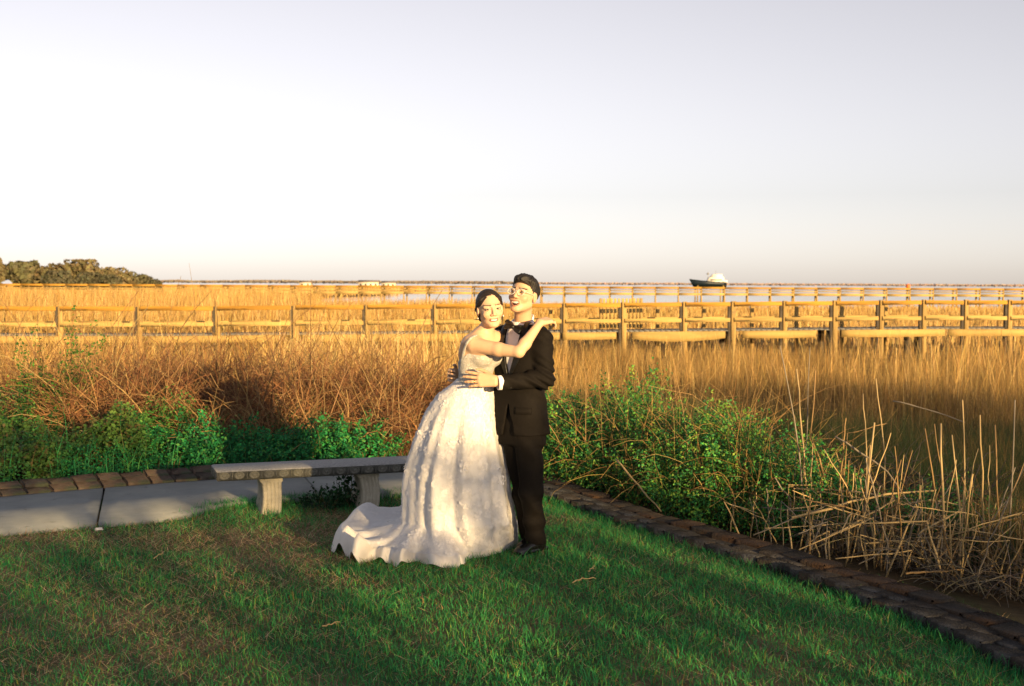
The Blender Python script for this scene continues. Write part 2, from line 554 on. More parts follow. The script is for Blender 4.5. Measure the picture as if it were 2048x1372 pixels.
c_lawn = np.array([0.055, 0.085, 0.035])[None] * (1 - dry[:, None]) + np.array([0.15, 0.12, 0.068])[None] * dry[:, None]
c_marsh = np.array([[0.045, 0.030, 0.015]])
tt = sstep(-0.1, 0.6, so)[:, None]
put("ground", gv, gf, M_ground, cols=c_lawn * (1 - tt) + c_marsh * tt, smooth=True)["kind"] = "structure"
wv = np.array([(-3500, 60, WATER_Z), (3500, 60, WATER_Z), (3500, 8000, WATER_Z), (-3500, 8000, WATER_Z)], float)
put("water", wv, np.array([[0, 1, 2, 3]], np.int32), M_water)["kind"] = "structure"

# ---- concrete path, slab by slab
M_slab = mat("path_concrete", (0.22, 0.24, 0.245), 0.92, scale=2.2, color2=(0.34, 0.36, 0.355), bump=0.5, bscale=140, wear=((0.17, 0.18, 0.17), 5.0, 0.60))
path = thing("path", (-2.5, 9.6, 0), kind="structure")
def path_slab(a, b, n=14, gap=0.008):
    """slab between two cross joints given on the lawn side (a) and the marsh side (b) as pixel pairs"""
    (f0, f1), (b0, b1) = a, b
    fx = np.linspace(f0 + gap, f1 - gap, n); bx = np.linspace(b0 + gap, b1 - gap, n)
    top = [(x, path_front(x) - 0.05, 0.014) for x in fx] + [(x, path_back(x), 0.014) for x in bx[::-1]]
    m = len(top)
    V = top + [(x, y, -0.08) for x, y, _ in top]
    F = []
    for i in range(n - 1): F.append((i, i + 1, m - 2 - i, m - 1 - i))
    for i in range(m): F.append((i, m + i, m + (i + 1) % m, (i + 1) % m))
    put("slab", V, F, M_slab, path)
jf = [gnd(-690, 1123)[0], gnd(-245, 1085)[0], gnd(200, 1047)[0], gnd(645, 994)[0], gnd(1000, 962)[0]]
jb = [gnd(-690, 1059)[0], gnd(-225, 1018)[0], gnd(208, 979)[0], gnd(606, 953)[0], gnd(1010, 938)[0]]
for k in range(4): path_slab((jf[k], jf[k + 1]), (jb[k], jb[k + 1]))

# ---- brick edgings, brick by brick
M_brickL = [mat("brick_brown_%d" % k, c, 0.95, var=0.35, scale=22, bump=0.7, bscale=90, wear=((0.055, 0.065, 0.04), 7.0, 0.50)) for k, c in enumerate([(0.085, 0.060, 0.048), (0.070, 0.056, 0.047), (0.096, 0.070, 0.054)])]
M_brickR = [mat("brick_weathered_%d" % k, c, 0.9, var=0.4, scale=14, bump=0.9, bscale=70, wear=(w, 8.0, 0.54)) for k, (c, w) in enumerate([((0.036, 0.035, 0.035), (0.12, 0.12, 0.12)), ((0.040, 0.034, 0.030), (0.10, 0.095, 0.09)), ((0.030, 0.029, 0.030), (0.08, 0.08, 0.08))])]
M_brickO = [mat("brick_lichen_%d" % k, c, 0.95, var=0.4, scale=12, bump=0.9, bscale=60, wear=(w, 7.0, 0.5)) for k, (c, w) in enumerate([((0.050, 0.034, 0.026), (0.056, 0.032, 0.018)), ((0.036, 0.027, 0.022), (0.062, 0.035, 0.020)), ((0.030, 0.027, 0.025), (0.045, 0.03, 0.02))])]
M_mortar = mat("mortar_bed", (0.07, 0.065, 0.05), 0.95, var=0.4, scale=20, bump=0.6, bscale=80)
def brick_mesh(m, L, Wd, H):
    mb = MB().box((0, 0, 0), (L, Wd, H), bev=0.009)
    V = np.array(mb.v); V += rng.uniform(-0.005, 0.005, V.shape)
    return npmesh("brick", V, mb.f, m)
def edging(name, line_a, line_b, rows, L, H, z0, mats, rise=0.0):
    """bricks laid in rows between two polylines (lawn side a, marsh side b)"""
    def resample(A, n):
        d = np.concatenate([[0], np.cumsum(np.linalg.norm(np.diff(A, axis=0), axis=1))])
        t = np.linspace(0, d[-1], n); return np.stack([np.interp(t, d, A[:, k]) for k in (0, 1)], 1), d[-1]
    a, La = resample(line_a, 200); b, _ = resample(line_b, 200)
    wid = np.linalg.norm(a - b, axis=1).mean()
    o = thing(name, (*a[100], 0), kind="structure")
    bed = np.concatenate([np.c_[a, np.full(200, z0 - 0.028)], np.c_[b, np.full(200, z0 - 0.028 + rise)]])
    f = [(i, i + 1, 201 + i, 200 + i) for i in range(199)]
    put("mortar_bed", bed, f, M_mortar, o)
    rw = wid / rows
    meshes = [[brick_mesh(mm, L - 0.010, rw - 0.009, H) for mm in ml for _ in (0, 1)] for ml in mats]
    for r in range(rows):
        t = (r + 0.5) / rows; c = a * (1 - t) + b * t
        d = np.concatenate([[0], np.cumsum(np.linalg.norm(np.diff(c, axis=0), axis=1))])
        n = int(d[-1] / L)
        for k in range(n):
            s = (k + 0.5 + (0.5 if r % 2 else 0)) * L
            if s > d[-1]: continue
            x, y = np.interp(s, d, c[:, 0]), np.interp(s, d, c[:, 1])
            x2, y2 = np.interp(s + 0.05, d, c[:, 0]), np.interp(s + 0.05, d, c[:, 1])
            if s + 0.05 > d[-1]: continue
            an = math.atan2(y2 - y, x2 - x)
            ms = meshes[min(r, len(meshes) - 1)]
            put_copy("brick", ms[int(rng.integers(len(ms)))], o, (x, y, z0 - H / 2 + rng.uniform(-0.010, 0.010) + (0.02 if r == rows - 1 and rows == 3 else 0) + rise * (r + 0.5) / rows),
                     (rng.normal(0, 0.02) + math.atan2(rise, wid), rng.normal(0, 0.02), an + rng.normal(0, 0.02)))
    return o
vis = (PB[:, 0] < 0.6)
lb = PB[vis]
edging("brick_edging", lb + np.array([0, 0.01]), lb + np.array([0.02, 0.36]), 2, 0.195, 0.08, 0.032, [M_brickL], 0.055)
ERO2 = ERI * 0.30 + ERO * 0.70
edging("brick_edging", ERI[::-1], ERO2[::-1], 3, 0.22, 0.08, 0.014, [M_brickR, M_brickR, M_brickO])

# ---- near boardwalk
M_railtop = mat("rail_lumber", (0.34, 0.18, 0.025), 0.75, scale=3, var=0.35, bump=0.35, bscale=30, stretch=(0.12, 1, 1), wear=((0.24, 0.13, 0.03), 1.5, 0.58))
M_railpale = mat("pale_lumber", (0.37, 0.255, 0.085), 0.8, scale=3, var=0.35, bump=0.35, bscale=30, stretch=(0.12, 1, 1), wear=((0.33, 0.22, 0.09), 1.2, 0.6))
M_post = mat("post_lumber", (0.29, 0.195, 0.07), 0.85, scale=4, var=0.4, bump=0.4, bscale=40, stretch=(1, 1, 0.12), wear=((0.16, 0.12, 0.07), 2.5, 0.58))
M_deck = mat("grey_deck_plank", (0.17, 0.17, 0.165), 0.9, scale=3, var=0.35, bump=0.3, bscale=30)
M_pile_shade = mat("wet_pile_post_shade", (0.06, 0.05, 0.04), 0.9, scale=5, var=0.4, bump=0.5, bscale=30)  # piles, and the dark strips that stand for shaded post sides
BX0, BX1, BYL, BYR = at(-420, 612, 43)[0], at(2460, 612, 43)[0], 42.2, 44.2
def by(x): return BYL + (BYR - BYL) * (x - BX0) / (BX1 - BX0)       # depth of the near side
def bz(x): return np.interp(x, [at(-100, 0, 43)[0], at(300, 0, 43)[0], at(1000, 0, 43)[0], at(1900, 0, 43)[0], at(2500, 0, 43)[0]], [-0.18, -0.16, -0.02, 0.17, 0.2])   # deck level
walk = thing("boardwalk", (at(1250, 650, 43)[0], 43, -1.0), "weathered wooden boardwalk with railings crossing the marsh behind the couple", "boardwalk")
wposts = [-330, -180, -25, 130, 285, 438, 592, 735, 872, 1010, 1131, 1250, 1373, 1472, 1577, 1680, 1775, 1863, 1950, 2040, 2130]
DEPTH = 1.7
RAIL = 0.98
px_x = lambda p: at(p, 640, 43)[0]
for i, p in enumerate(wposts):
    x = px_x(p); big = p in (1250, 1472, 1680, 592); w = 0.17 if big else 0.15
    hh = RAIL + (1.25 if big else 1.1)
    MB().box((x, by(x), bz(x) + RAIL + 0.03 - hh / 2), (w, 0.15, hh), bev=0.012).build("post", M_post, walk)
    MB().box((x - w / 2 - 0.055, by(x) + 0.03, bz(x) + RAIL + 0.0 - hh / 2), (0.105, 0.13, hh - 0.02), bev=0.01).build("shade_side_post", M_pile_shade, walk)  # dark strip added to stand for the post's shaded left side
for i in range(len(wposts) - 1):
    x0, x1 = px_x(wposts[i]), px_x(wposts[i + 1])
    for nm, hz, th, m, off in (("top_rail", RAIL + 0.02, 0.15, M_railtop, 0.10), ("middle_rail", RAIL - 0.53, 0.14, M_railpale, 0.10)):
        sg = rng.uniform(-0.012, 0.012)
        a = (x0 + 0.015, by(x0) - off, bz(x0) + hz - 0.09 + sg); b = (x1 - 0.13, by(x1) - off, bz(x1) + hz - 0.09 - sg)
        MB().bar(a, b, 0.042, th, bev=0.006).build(nm, m, walk)
    # rails of the far side
    for nm, hz, m in (("top_rail", RAIL, M_railtop), ("middle_rail", RAIL - 0.53, M_railpale)):
        a = (x0 + 0.01, by(x0) + DEPTH, bz(x0) + hz - 0.09); b = (x1 - 0.01, by(x1) + DEPTH, bz(x1) + hz - 0.09)
        MB().bar(a, b, 0.042, 0.13).build(nm, m, walk)
for p in [1000, 1105, 1330, 1428, 1530, 1625, 1722, 1815, 1895, 1990]:
    x = px_x(p)
    MB().box((x, by(x) + DEPTH + 0.1, bz(x) - 0.15), (0.13, 0.13, 2.2), bev=0.012).build("post", M_post, walk)
# fascia boards of the deck, one with a bowed lower edge
def fascia(pa, pb, hgt=0.30, sag=0.0, mm=M_railpale):
    xa, xb = px_x(pa), px_x(pb); n = 12
    V = []; F = []
    for k in range(n + 1):
        t = k / n; x = xa + (xb - xa) * t; y = by(x) - 0.12; z = bz(x) - 0.03
        lo = z - hgt - sag * math.sin(math.pi * t) ** 0.8
        V += [(x, y, z), (x, y, lo), (x, y + 0.045, lo), (x, y + 0.045, z)]
    for k in range(n):
        for j in range(4): F.append((4 * k + j, 4 * k + 4 + j, 4 * k + 4 + (j + 1) % 4, 4 * k + (j + 1) % 4))
    F += [(0, 1, 2, 3), (4 * n + 3, 4 * n + 2, 4 * n + 1, 4 * n)]
    put("fascia_board", V, F, mm, walk)
for pa, pb, sg in ((-330, -30, 0), (-20, 280, 0), (300, 560, 0), (610, 730, 0), (745, 1005, 0.02), (1015, 1120, 0), (1126, 1234, 0.02), (1266, 1455, 0.11), (1490, 1640, 0.03), (1692, 1905, 0.02), (1912, 2130, 0)):
    fascia(pa, pb, 0.24, sg)
nplank = 0
x = BX0 + 1.0
pm = [MB().box((0, 0, 0), (0.172, DEPTH, 0.04)).mesh("deck_plank", M_deck) for _ in range(1)]
while x < BX1 - 1.0:
    put_copy("deck_plank", pm[0], walk, (x, by(x) + DEPTH / 2 - 0.02, bz(x) - 0.01 + rng.uniform(-0.006, 0.006)), (0, 0, rng.normal(0, 0.004)))
    x += 0.186; nplank += 1
for p in (592, 645, 872, 1250, 1472, 1680, 438, 1863):
    for dy in (0.3, DEPTH - 0.2):
        x = px_x(p) - 0.12
        MB().tube([(x, by(x) + dy, -1.6), (x, by(x) + dy, bz(x) - 0.04)], 0.11, 10).build("pile", M_pile_shade, walk)
# picket gate standing on the far side of the walk
gate = thing("picket_gate", (px_x(1250), 43 + DEPTH, 0), "pale picket gate panel standing across the boardwalk beside the thick post", "gate")
gx0, gx1 = px_x(1216), px_x(1287)
for k in range(10):
    x = gx0 + (gx1 - gx0) * k / 9
    MB().box((x, by(x) + DEPTH - 0.12, bz(x) + 0.59), (0.095, 0.03, 1.06), bev=0.006).build("picket", M_railpale, gate)
for hz in (0.25, 0.92):
    MB().bar((gx0 - 0.1, by(gx0) + DEPTH - 0.08, bz(gx0) + hz), (gx1 + 0.1, by(gx1) + DEPTH - 0.08, bz(gx1) + hz), 0.04, 0.09).build("cross_rail", M_railpale, gate)
for gx in (gx0 - 0.12, gx1 + 0.12):
    MB().box((gx, by(gx) + DEPTH - 0.10, bz(gx) + 0.5), (0.10, 0.10, 1.25), bev=0.008).build("gate_post", M_post, gate)

# ---- the far pier
pier = thing("pier", (20, 203, -1.2), "long yellow wooden pier far behind the boardwalk, just under the horizon", "pier")
FX0, FX1 = -210.0, 120.0
fy = lambda x: 203.0 + (x + 40) * -0.03
x = FX0; k = 0
prev = None
postm = MB().box((0, 0, 0), (0.22, 0.26, 3.3)).mesh("post", M_post)
while x < FX1:
    put_copy("post", postm, pier, (x, fy(x), -0.45)); put_copy("post", postm, pier, (x + 0.3, fy(x) + 2.4, -0.45))
    if prev is not None:
        for nm, hz, th, m in (("top_rail", 1.15, 0.32, M_railtop), ("deck_edge", 0.14, 0.40, M_railpale), ("middle_rail", 0.66, 0.14, M_railpale)):
            MB().bar((prev + 0.003, fy(prev) - 0.2, hz), (x - 0.003, fy(x) - 0.2, hz), 0.1, th).build(nm, m, pier)
    prev = x; x += 3.7; k += 1
MB().bar((FX0, fy(FX0) + 1.2, 0.26), (FX1, fy(FX1) + 1.2, 0.26), 2.3, 0.1).build("deck", M_deck, pier)

# ---- boat on a lift
M_navy = mat("navy_hull", (0.006, 0.012, 0.016), 0.35, var=0.2, scale=2, spec=0.5)
M_gel = mat("white_gelcoat", (0.80, 0.76, 0.68), 0.4, var=0.06, scale=2, spec=0.5)
M_bglass = mat("dark_boat_glass", (0.02, 0.025, 0.03), 0.15, var=0.2, scale=2, spec=0.6)
M_chrome = mat("grey_metal", (0.35, 0.35, 0.34), 0.4, var=0.2, scale=8, metal=0.6)
BD = 300.0
b_l = at(1378, 571, BD); b_r = at(1453, 571, BD); BL = b_r[0] - b_l[0]
boat = thing("motor_boat", (b_l[0] + BL / 2, BD, 0.2), "dark hulled motor yacht with white cabin on the horizon", "boat")
hz0 = 0.75
st = np.linspace(0, 1, 14); V = []; F = []
for t in st:
    hw = 1.5 * min(1, (t / 0.42) ** 0.65) if t > 0 else 0.03
    top = hz0 + 1.55 + 0.75 * (1 - t) ** 1.6; key = hz0 + 0.55 * max(0, (0.16 - t) / 0.16)
    xx = b_l[0] + BL * (0.0 + 0.98 * t) + (0.35 * 0)
    for (sy, sz) in ((-1, 1), (-0.72, 0.42), (0, 0), (0.72, 0.42), (1, 1)):
        V.append((xx + (0.9 * (1 - sz) * (1 - t) ** 3), BD + hw * sy, key + (top - key) * sz))
for i in range(13):
    for j in range(4): F.append((5 * i + j, 5 * i + 5 + j, 5 * i + 6 + j, 5 * i + 1 + j))
    F.append((5 * i + 4, 5 * i + 9, 5 * i + 5, 5 * i))
F.append((65, 66, 67, 68, 69))
put("hull", V, F, M_navy, boat)
def boatbox(name, t0, t1, z0, z1, hw, m, rake=0.3):
    x0, x1 = b_l[0] + BL * t0, b_l[0] + BL * t1
    V = []
    for sy in (-1, 1):
        V += [(x0, BD + sy * hw, z0), (x1, BD + sy * hw, z0), (x1 - rake * 0.2, BD + sy * hw * 0.9, z1), (x0 + rake, BD + sy * hw * 0.9, z1)]
    put(name, V, [(0, 1, 2, 3), (7, 6, 5, 4), (0, 4, 5, 1), (1, 5, 6, 2), (2, 6, 7, 3), (3, 7, 4, 0)], m, boat)
boatbox("cabin", 0.44, 0.93, hz0 + 1.5, hz0 + 2.75, 1.25, M_gel, 0.9)
boatbox("cabin_window", 0.535, 0.86, hz0 + 1.95, hz0 + 2.35, 1.262, M_bglass, 0.3)
boatbox("flybridge", 0.56, 0.88, hz0 + 2.752, hz0 + 3.45, 1.05, M_gel, 0.6)
boatbox("stern_deck", 0.86, 1.0, hz0 + 1.502, hz0 + 2.0, 1.3, M_gel, 0.1)
for t, hgt in ((0.50, 4.0), (0.70, 4.3)):
    x = b_l[0] + BL * t
    MB().tube([(x, BD, hz0 + (2.0 if t < 0.6 else 3.4)), (x + 0.05, BD, hz0 + hgt)], 0.05, 6).build("mast", M_chrome, boat)
MB().box((b_l[0] + BL * 0.5, BD, hz0 + 3.55), (0.5, 0.4, 0.45), bev=0.1).build("radar", M_chrome, boat)
lift = thing("boat_lift", (b_l[0] + BL / 2, BD, -1.2), "wooden boat lift with four piles carrying the motor yacht", "boat lift")
for t in (0.2, 0.88):
    x = b_l[0] + BL * t
    for sy in (-1, 1): MB().tube([(x, BD + sy * 2.0, -2.6), (x, BD + sy * 2.0, 1.5)], 0.17, 8).build("pile", M_post, lift)
    MB().bar((x, BD - 2.1, hz0 + 0.02), (x, BD + 2.1, hz0 + 0.02), 0.25, 0.3).build("cradle_beam", M_railpale, lift)

M_buoy = mat("orange_buoy", (0.75, 0.16, 0.04), 0.5, var=0.15, scale=3)
bp = at(1816, 572.5, 214)
buoy = thing("channel_marker", (bp[0], bp[1], WATER_Z), "small orange channel marker above the pier at the right", "marker")
MB().lathe([(0.28, 0), (0.36, 0.2), (0.36, 0.55), (0.2, 0.75)], (bp[0], bp[1], bp[2] - 0.35), 12).build("float", M_buoy, buoy)
MB().tube([(bp[0], bp[1], -2.7), (bp[0], bp[1], bp[2] - 0.34)], 0.1, 8).build("pile", M_pile_shade, buoy)

# ---- far shores: houses, trees, woods
M_wallw = mat("cream_siding", (0.62, 0.56, 0.46), 0.8, var=0.1, scale=0.5)
M_roofg = mat("grey_shingle", (0.16, 0.14, 0.13), 0.9, var=0.2, scale=1.0)
M_pane = mat("dark_pane", (0.03, 0.035, 0.04), 0.15, var=0.2, scale=1, spec=0.6)
M_leaf_far = mat("far_foliage", None, 0.8, var=0.15, scale=0.5, attr=True, transl=0.15, spec=0.1)
M_trunk = mat("bark", (0.09, 0.065, 0.045), 0.95, var=0.35, scale=3, bump=0.6, bscale=12)
def house(px, py, Y, w, d, h, label):
    c = at(px, py, Y); z0 = -1.2
    o = thing("house", (c[0], Y, z0), label, "house")
    MB().box((c[0], Y, z0 + h / 2), (w, d, h)).build("wall", M_wallw, o)
    V = [(-w / 2 - .4, -d / 2 - .4, 0), (w / 2 + .4, -d / 2 - .4, 0), (w / 2 + .4, d / 2 + .4, 0), (-w / 2 - .4, d / 2 + .4, 0), (-w / 2 - .4, 0, h * .42), (w / 2 + .4, 0, h * .42)]
    put("roof", np.array(V) + [c[0], Y, z0 + h + 0.01], [(0, 1, 5, 4), (2, 3, 4, 5), (1, 2, 5), (3, 0, 4), (3, 2, 1, 0)], M_roofg, o)
    n = max(2, int(w / 3))
    for k in range(n):
        for zz in ((h * 0.3, h * 0.72) if h > 5 else (h * 0.55,)):
            MB().box((c[0] - w / 2 + (k + .5) * w / n, Y - d / 2 - 0.01, z0 + zz), (1.1, 0.1, 1.4)).build("window", M_pane, o)
house(143, 552, 285, 8, 8, 3.3, "cream gabled house half hidden by trees on the left shore")
house(738, 565, 820, 13, 9, 3.4, "pale house on the far shore left of the bride")
house(778, 566, 820, 9, 9, 3.0, "small pale house on the far shore just left of the bride's head")
house(612, 566, 860, 8, 9, 3.0, "low pale house on the far shore above the third boardwalk post")
def far_tree(px, ptop, Y, wpx, pal, label, group, n=1500, zb=-1.0):
    top = at(px, ptop, Y)[2]; x = at(px, ptop, Y)[0]; H = top - zb; W = wpx * Y / FPX / 2
    o = thing("tree", (x, Y, zb), label, "tree", group)
    MB().tube([(x, Y, zb - 0.3), (x + 0.1, Y, zb + H * 0.3), (x - 0.1, Y, zb + H * 0.7)], [W * 0.09, W * 0.07, W * 0.03], 8).build("trunk", M_trunk, o)
    k = 15; cc = rng.normal(size=(k, 3)); cc /= np.linalg.norm(cc, axis=1)[:, None]
    cc = cc * np.array([W * 0.62, W * 0.5, H * 0.30]) * rng.uniform(0.5, 1.0, (k, 1)) + [x, Y, zb + H * 0.62]
    rr = rng.uniform(0.34, 0.5, k) * min(W, H * 0.62)
    i = rng.integers(k, size=n); q = rng.normal(size=(n, 3)); q /= np.linalg.norm(q, axis=1)[:, None]
    P = cc[i] + q * rr[i][:, None] * rng.uniform(0.75, 1.1, (n, 1))
    P[:, 2] = np.clip(P[:, 2], zb + H * 0.08, top)
    tone = rng.uniform(0.75, 1.25, k)[i][:, None]
    V, F, C = leafs(P, rng.uniform(0.12, 0.24, n) * W, q + rng.normal(0, 0.5, (n, 3)), jitter(pal, n, 0.3) * tone, 0.8)
    put("crown", V, F, M_leaf_far, o, cols=C)
tl = [(-120, 505, 250, 110), (-40, 518, 262, 105), (40, 524, 270, 95), (100, 528, 268, 80), (158, 521, 275, 70), (118, 543, 248, 60), (205, 536, 290, 62), (240, 537, 300, 58), (176, 546, 262, 52), (268, 544, 320, 48), (222, 550, 285, 46), (292, 553, 345, 36), (310, 558, 362, 26)]
tn = ["tall rounded tree outside the left edge", "rounded tree beside the tall one at the far left", "dark tree at the left edge of the shore", "dark tree behind the cream house", "tallest dark domed tree of the left shore", "yellow-green tree just in front of the cream house", "dark tree right of the tallest domed tree", "broad olive tree midway down the left shore", "low olive tree below the tallest domed tree", "olive tree where the left shore slopes down", "low yellowish tree at the foot of the shore", "small tree near the tip of the left shore", "last small tree at the tip of the left shore"]
for (px, pt, Y, w), l in zip(tl, tn):
    far_tree(px, pt, Y, w * 1.35, [(0.105, 0.10, 0.055), (0.15, 0.125, 0.065), (0.085, 0.083, 0.052)][int(rng.integers(3))], l, "trees on the left shore")  # palette lightened, distance haze is put into the leaf colour
def wood(name, pxs, Y, hpx, pal, n, label):
    """a far band of woods that reads as one ragged mass"""
    px = rng.uniform(pxs[0], pxs[1], n); hh = hpx * (0.25 + 0.95 * fbm(px * 0.02, px * 0, 31)) * np.clip(np.minimum(px - pxs[0], pxs[1] - px) / 60, 0.15, 1)
    hor = 566.0 + (px - 1024) * 0.0047
    t = rng.uniform(0, 1, n) ** 0.7
    yy = hor + 2 - (hh + 2) * t
    P = np.array([at(a, b, Y + rng.uniform(-20, 60)) for a, b in zip(px, yy)])
    V, F, C = leafs(P, rng.uniform(0.004, 0.009, n) * Y * 0.22, rng.normal(size=(n, 3)) + [0, -1, 0.5], jitter(pal, n, 0.25), 0.8)
    return tag(put(name, V, F, M_leaf_far, cols=C), label, "woods", kind="stuff")
wood("far_woods", (290, 1060), 900, 3.4, (0.24, 0.20, 0.165), 11000, "thin dark line of woods on the horizon left of the couple")  # pale foliage colour with the distance haze put into it
wood("far_woods", (1040, 2100), 1200, 1.2, (0.36, 0.27, 0.23), 9000, "thin brown line of far shore along the horizon at the right")  # haze is part of this colour too, paler still

# ================================================================== VEGETATION
M_grass = mat("grass_blade", None, 0.6, var=0.1, scale=3, attr=True, transl=0.25, spec=0.2)
M_straw = mat("dry_stem", None, 0.75, var=0.15, scale=6, attr=True, transl=0.12, spec=0.2)
M_leaf = mat("leaf", None, 0.55, var=0.15, scale=4, attr=True, transl=0.25, spec=0.25)
M_twig = mat("dry_twig", None, 0.85, var=0.2, scale=8, attr=True, spec=0.15)

GREEN = [(0.036, 0.265, 0.078), (0.062, 0.31, 0.078), (0.15, 0.35, 0.075), (0.024, 0.20, 0.070)]
STRAW = [(0.50, 0.36, 0.22), (0.40, 0.26, 0.15), (0.60, 0.47, 0.29)]

def in_view(x, y, pad=0.35): return np.abs(x) < 0.425 * y + pad

# ---- lawn
def dryness(x, y):
    a = sstep(0.50, 0.68, fbm(x * 1.1 + 5, y * 1.6, 41, 4)) * 0.52
    left = sstep(0.2, -2.2, x) * 0.25
    c = gnd(420, 1075); d = gnd(640, 1060)
    p1 = np.exp(-(((x - c[0]) / 0.95) ** 2 + ((y - c[1]) / 0.38) ** 2)) * 1.15
    p2 = np.exp(-(((x - d[0]) / 0.55) ** 2 + ((y - d[1]) / 0.45) ** 2)) * 0.75
    right = sstep(0.0, 1.0, x) * 0.42
    return np.clip(np.maximum(a + left - right, np.maximum(p1, p2)), 0, 1)
n = 330000
yy = np.sqrt(rng.uniform(4.6 ** 2, 11.2 ** 2, n)); xx = rng.uniform(-1, 1, n) * (0.425 * yy + 1.1)
k = on_lawn(xx, yy); xx, yy = xx[k], yy[k]
dr = dryness(xx, yy)
tuft = fbm(xx * 7, yy * 7, 77, 2)
keep = rng.uniform(0, 1, len(xx)) > np.clip(dr * 0.80 + 0.10 * (tuft < 0.36), 0, 0.90)
xx, yy, dr, tuft = xx[keep], yy[keep], dr[keep], tuft[keep]
n = len(xx)
P = np.stack([xx, yy, terrain(xx, yy) - 0.003], 1)
col = pick(GREEN, (4, 4, 1.6, 3), n, 0.3, 0.1)
yel = (rng.uniform(0, 1, n) < 0.05 + 0.14 * dr)
col[yel] = pick([(0.24, 0.22, 0.05), (0.32, 0.22, 0.09)], (1, 1), int(yel.sum()))
h = rng.uniform(0.024, 0.062, n) * (0.55 + 0.85 * tuft) * (1 - 0.3 * dr)
big = rng.uniform(0, 1, n) < 0.03; h[big] *= 1.7
lawn_a = blades(P, h, rng.uniform(0.003, 0.0062, n), rng.uniform(0.2, 1.25, n), rng.uniform(0, 2 * math.pi, n), col, 2)
m = 230000
yy = np.sqrt(rng.uniform(4.6 ** 2, 11.2 ** 2, m)); xx = rng.uniform(-1, 1, m) * (0.425 * yy + 1.1)
dr = dryness(xx, yy)
k = on_lawn(xx, yy) & (rng.uniform(0, 1, m) < 0.26 + 0.95 * dr); xx, yy, dr = xx[k], yy[k], dr[k]; m = len(xx)
P = np.stack([xx, yy, terrain(xx, yy) + rng.uniform(0.0, 0.010, m)], 1)
lawn_b = blades(P, rng.uniform(0.03, 0.10, m), rng.uniform(0.002, 0.0045, m), rng.uniform(1.15, 1.6, m), rng.uniform(0, 2 * math.pi, m), pick(STRAW + [(0.12, 0.075, 0.04)], (3, 3, 1.4, 3), m, 0.3), 1)
V, F, C = merge(lawn_a, lawn_b)
tag(put("lawn_grass", V, F, M_grass, cols=C), "short green lawn grass with dry straw patches under the couple", "grass", kind="stuff")

# taller tufts along the lawn's edges and round the bench legs
tf = []
def tufts(pts, per, spread, hh, cols=GREEN, p=(4, 3, 1, 3)):
    for (x, y) in pts:
        q = np.array([x, y]) + rng.normal(0, spread, (per, 2))
        P = np.c_[q, terrain(q[:, 0], q[:, 1])]
        tf.append(blades(P, rng.uniform(0.4, 1.15, per) * hh, rng.uniform(0.004, 0.007, per), rng.uniform(0.15, 0.9, per), rng.uniform(0, 6.28, per), pick(cols, p, per, 0.3), 3))
tx = np.linspace(gnd(390, 1026)[0], gnd(810, 984)[0], 90)
tufts(np.c_[tx, path_front(tx) - 0.02 + rng.normal(0, 0.03, 90)], 26, 0.05, 0.085)
tx = np.linspace(-4.2, gnd(390, 1026)[0], 40)
tufts(np.c_[tx, path_front(tx) - 0.05 + rng.normal(0, 0.03, 40)], 9, 0.05, 0.045, GREEN + STRAW, (2, 2, 1, 1, 1, 1, 1))
ty = np.linspace(4.9, 10.4, 200)
tufts(np.c_[edge_in(ty) + 0.0 + rng.normal(0, 0.03, 200), ty], 26, 0.045, 0.075)
for p in ((541, 1024), (520, 1012), (748, 1020), (775, 1000), (720, 1010), (560, 1015), (690, 1005)):
    g = gnd(*p); tufts([(g[0], g[1])], 90, 0.09, 0.075)
tx = rng.uniform(-4.6, 0.0, 150)
tufts(np.c_[tx, path_back(tx) + rng.choice([0.0, 0.18, 0.36], 150) + rng.normal(0, 0.015, 150)], 7, 0.03, 0.035, GREEN + STRAW, (2, 2, 1, 2, 1, 1, 1))
ty = rng.uniform(5.6, 10.6, 170)
tufts(np.c_[edge_out(ty) - 0.04 - np.abs(rng.normal(0, 0.06, 170)), ty], 16, 0.05, 0.11, GREEN + STRAW + [(0.16, 0.11, 0.06)], (2, 2, 1, 3, 1.5, 2, 1, 2))
V, F, C = merge(*tf)
tag(put("edge_grass", V, F, M_grass, cols=C), "longer grass tufts fringing the path, the bench and the brick edging", "grass", kind="stuff")

# ---- green ground cover between the left edging and the brush
def cover_h(x, y):
    s = outside(x, y)
    return (0.03 + 0.56 * fbm(x * 1.4 + 2, y * 1.4, 51, 3)) * sstep(-0.03, 0.9, s) * (1 - 0.55 * sstep(2.0, 4.2, s)) + 0.03
def leaf_cover(n, x0, x1, y1, size, cols, p, seed_f=None):
    x = rng.uniform(x0, x1, n); y = rng.uniform(9.9, y1, n); s = outside(x, y)
    k = (s > 0.0) & in_view(x, y, 1.7)
    if seed_f is not None: k &= seed_f(x, y)
    x, y = x[k], y[k]; n = len(x)
    hgt = cover_h(x, y); clump = fbm(x * 5, y * 5, 61, 2)
    z = terrain(x, y) + 0.25 * sstep(0.2, 3.2, outside(x, y)) + hgt * (0.45 + 0.85 * clump) * rng.uniform(0.25, 1.0, n) ** 0.45
    nr = np.stack([rng.normal(0, 0.6, n), rng.normal(-0.35, 0.6, n), np.ones(n)], 1)
    c = pick(cols, p, n, 0.35, 0.12)
    sp = sstep(0.5, 0.62, fbm(x * 1.7 + 9, y * 1.7, 63, 2))[:, None]      # patches of a yellower species
    c = c * (1 - sp) + sp * pick([(0.07, 0.15, 0.03), (0.10, 0.17, 0.04), (0.12, 0.10, 0.04)], (3, 2, 1), n)
    size = size * (0.75 + 0.7 * sp[:, 0])
    return leafs(np.stack([x, y, z], 1), rng.uniform(0.6, 1.3, n) * size, nr, c, 0.7)
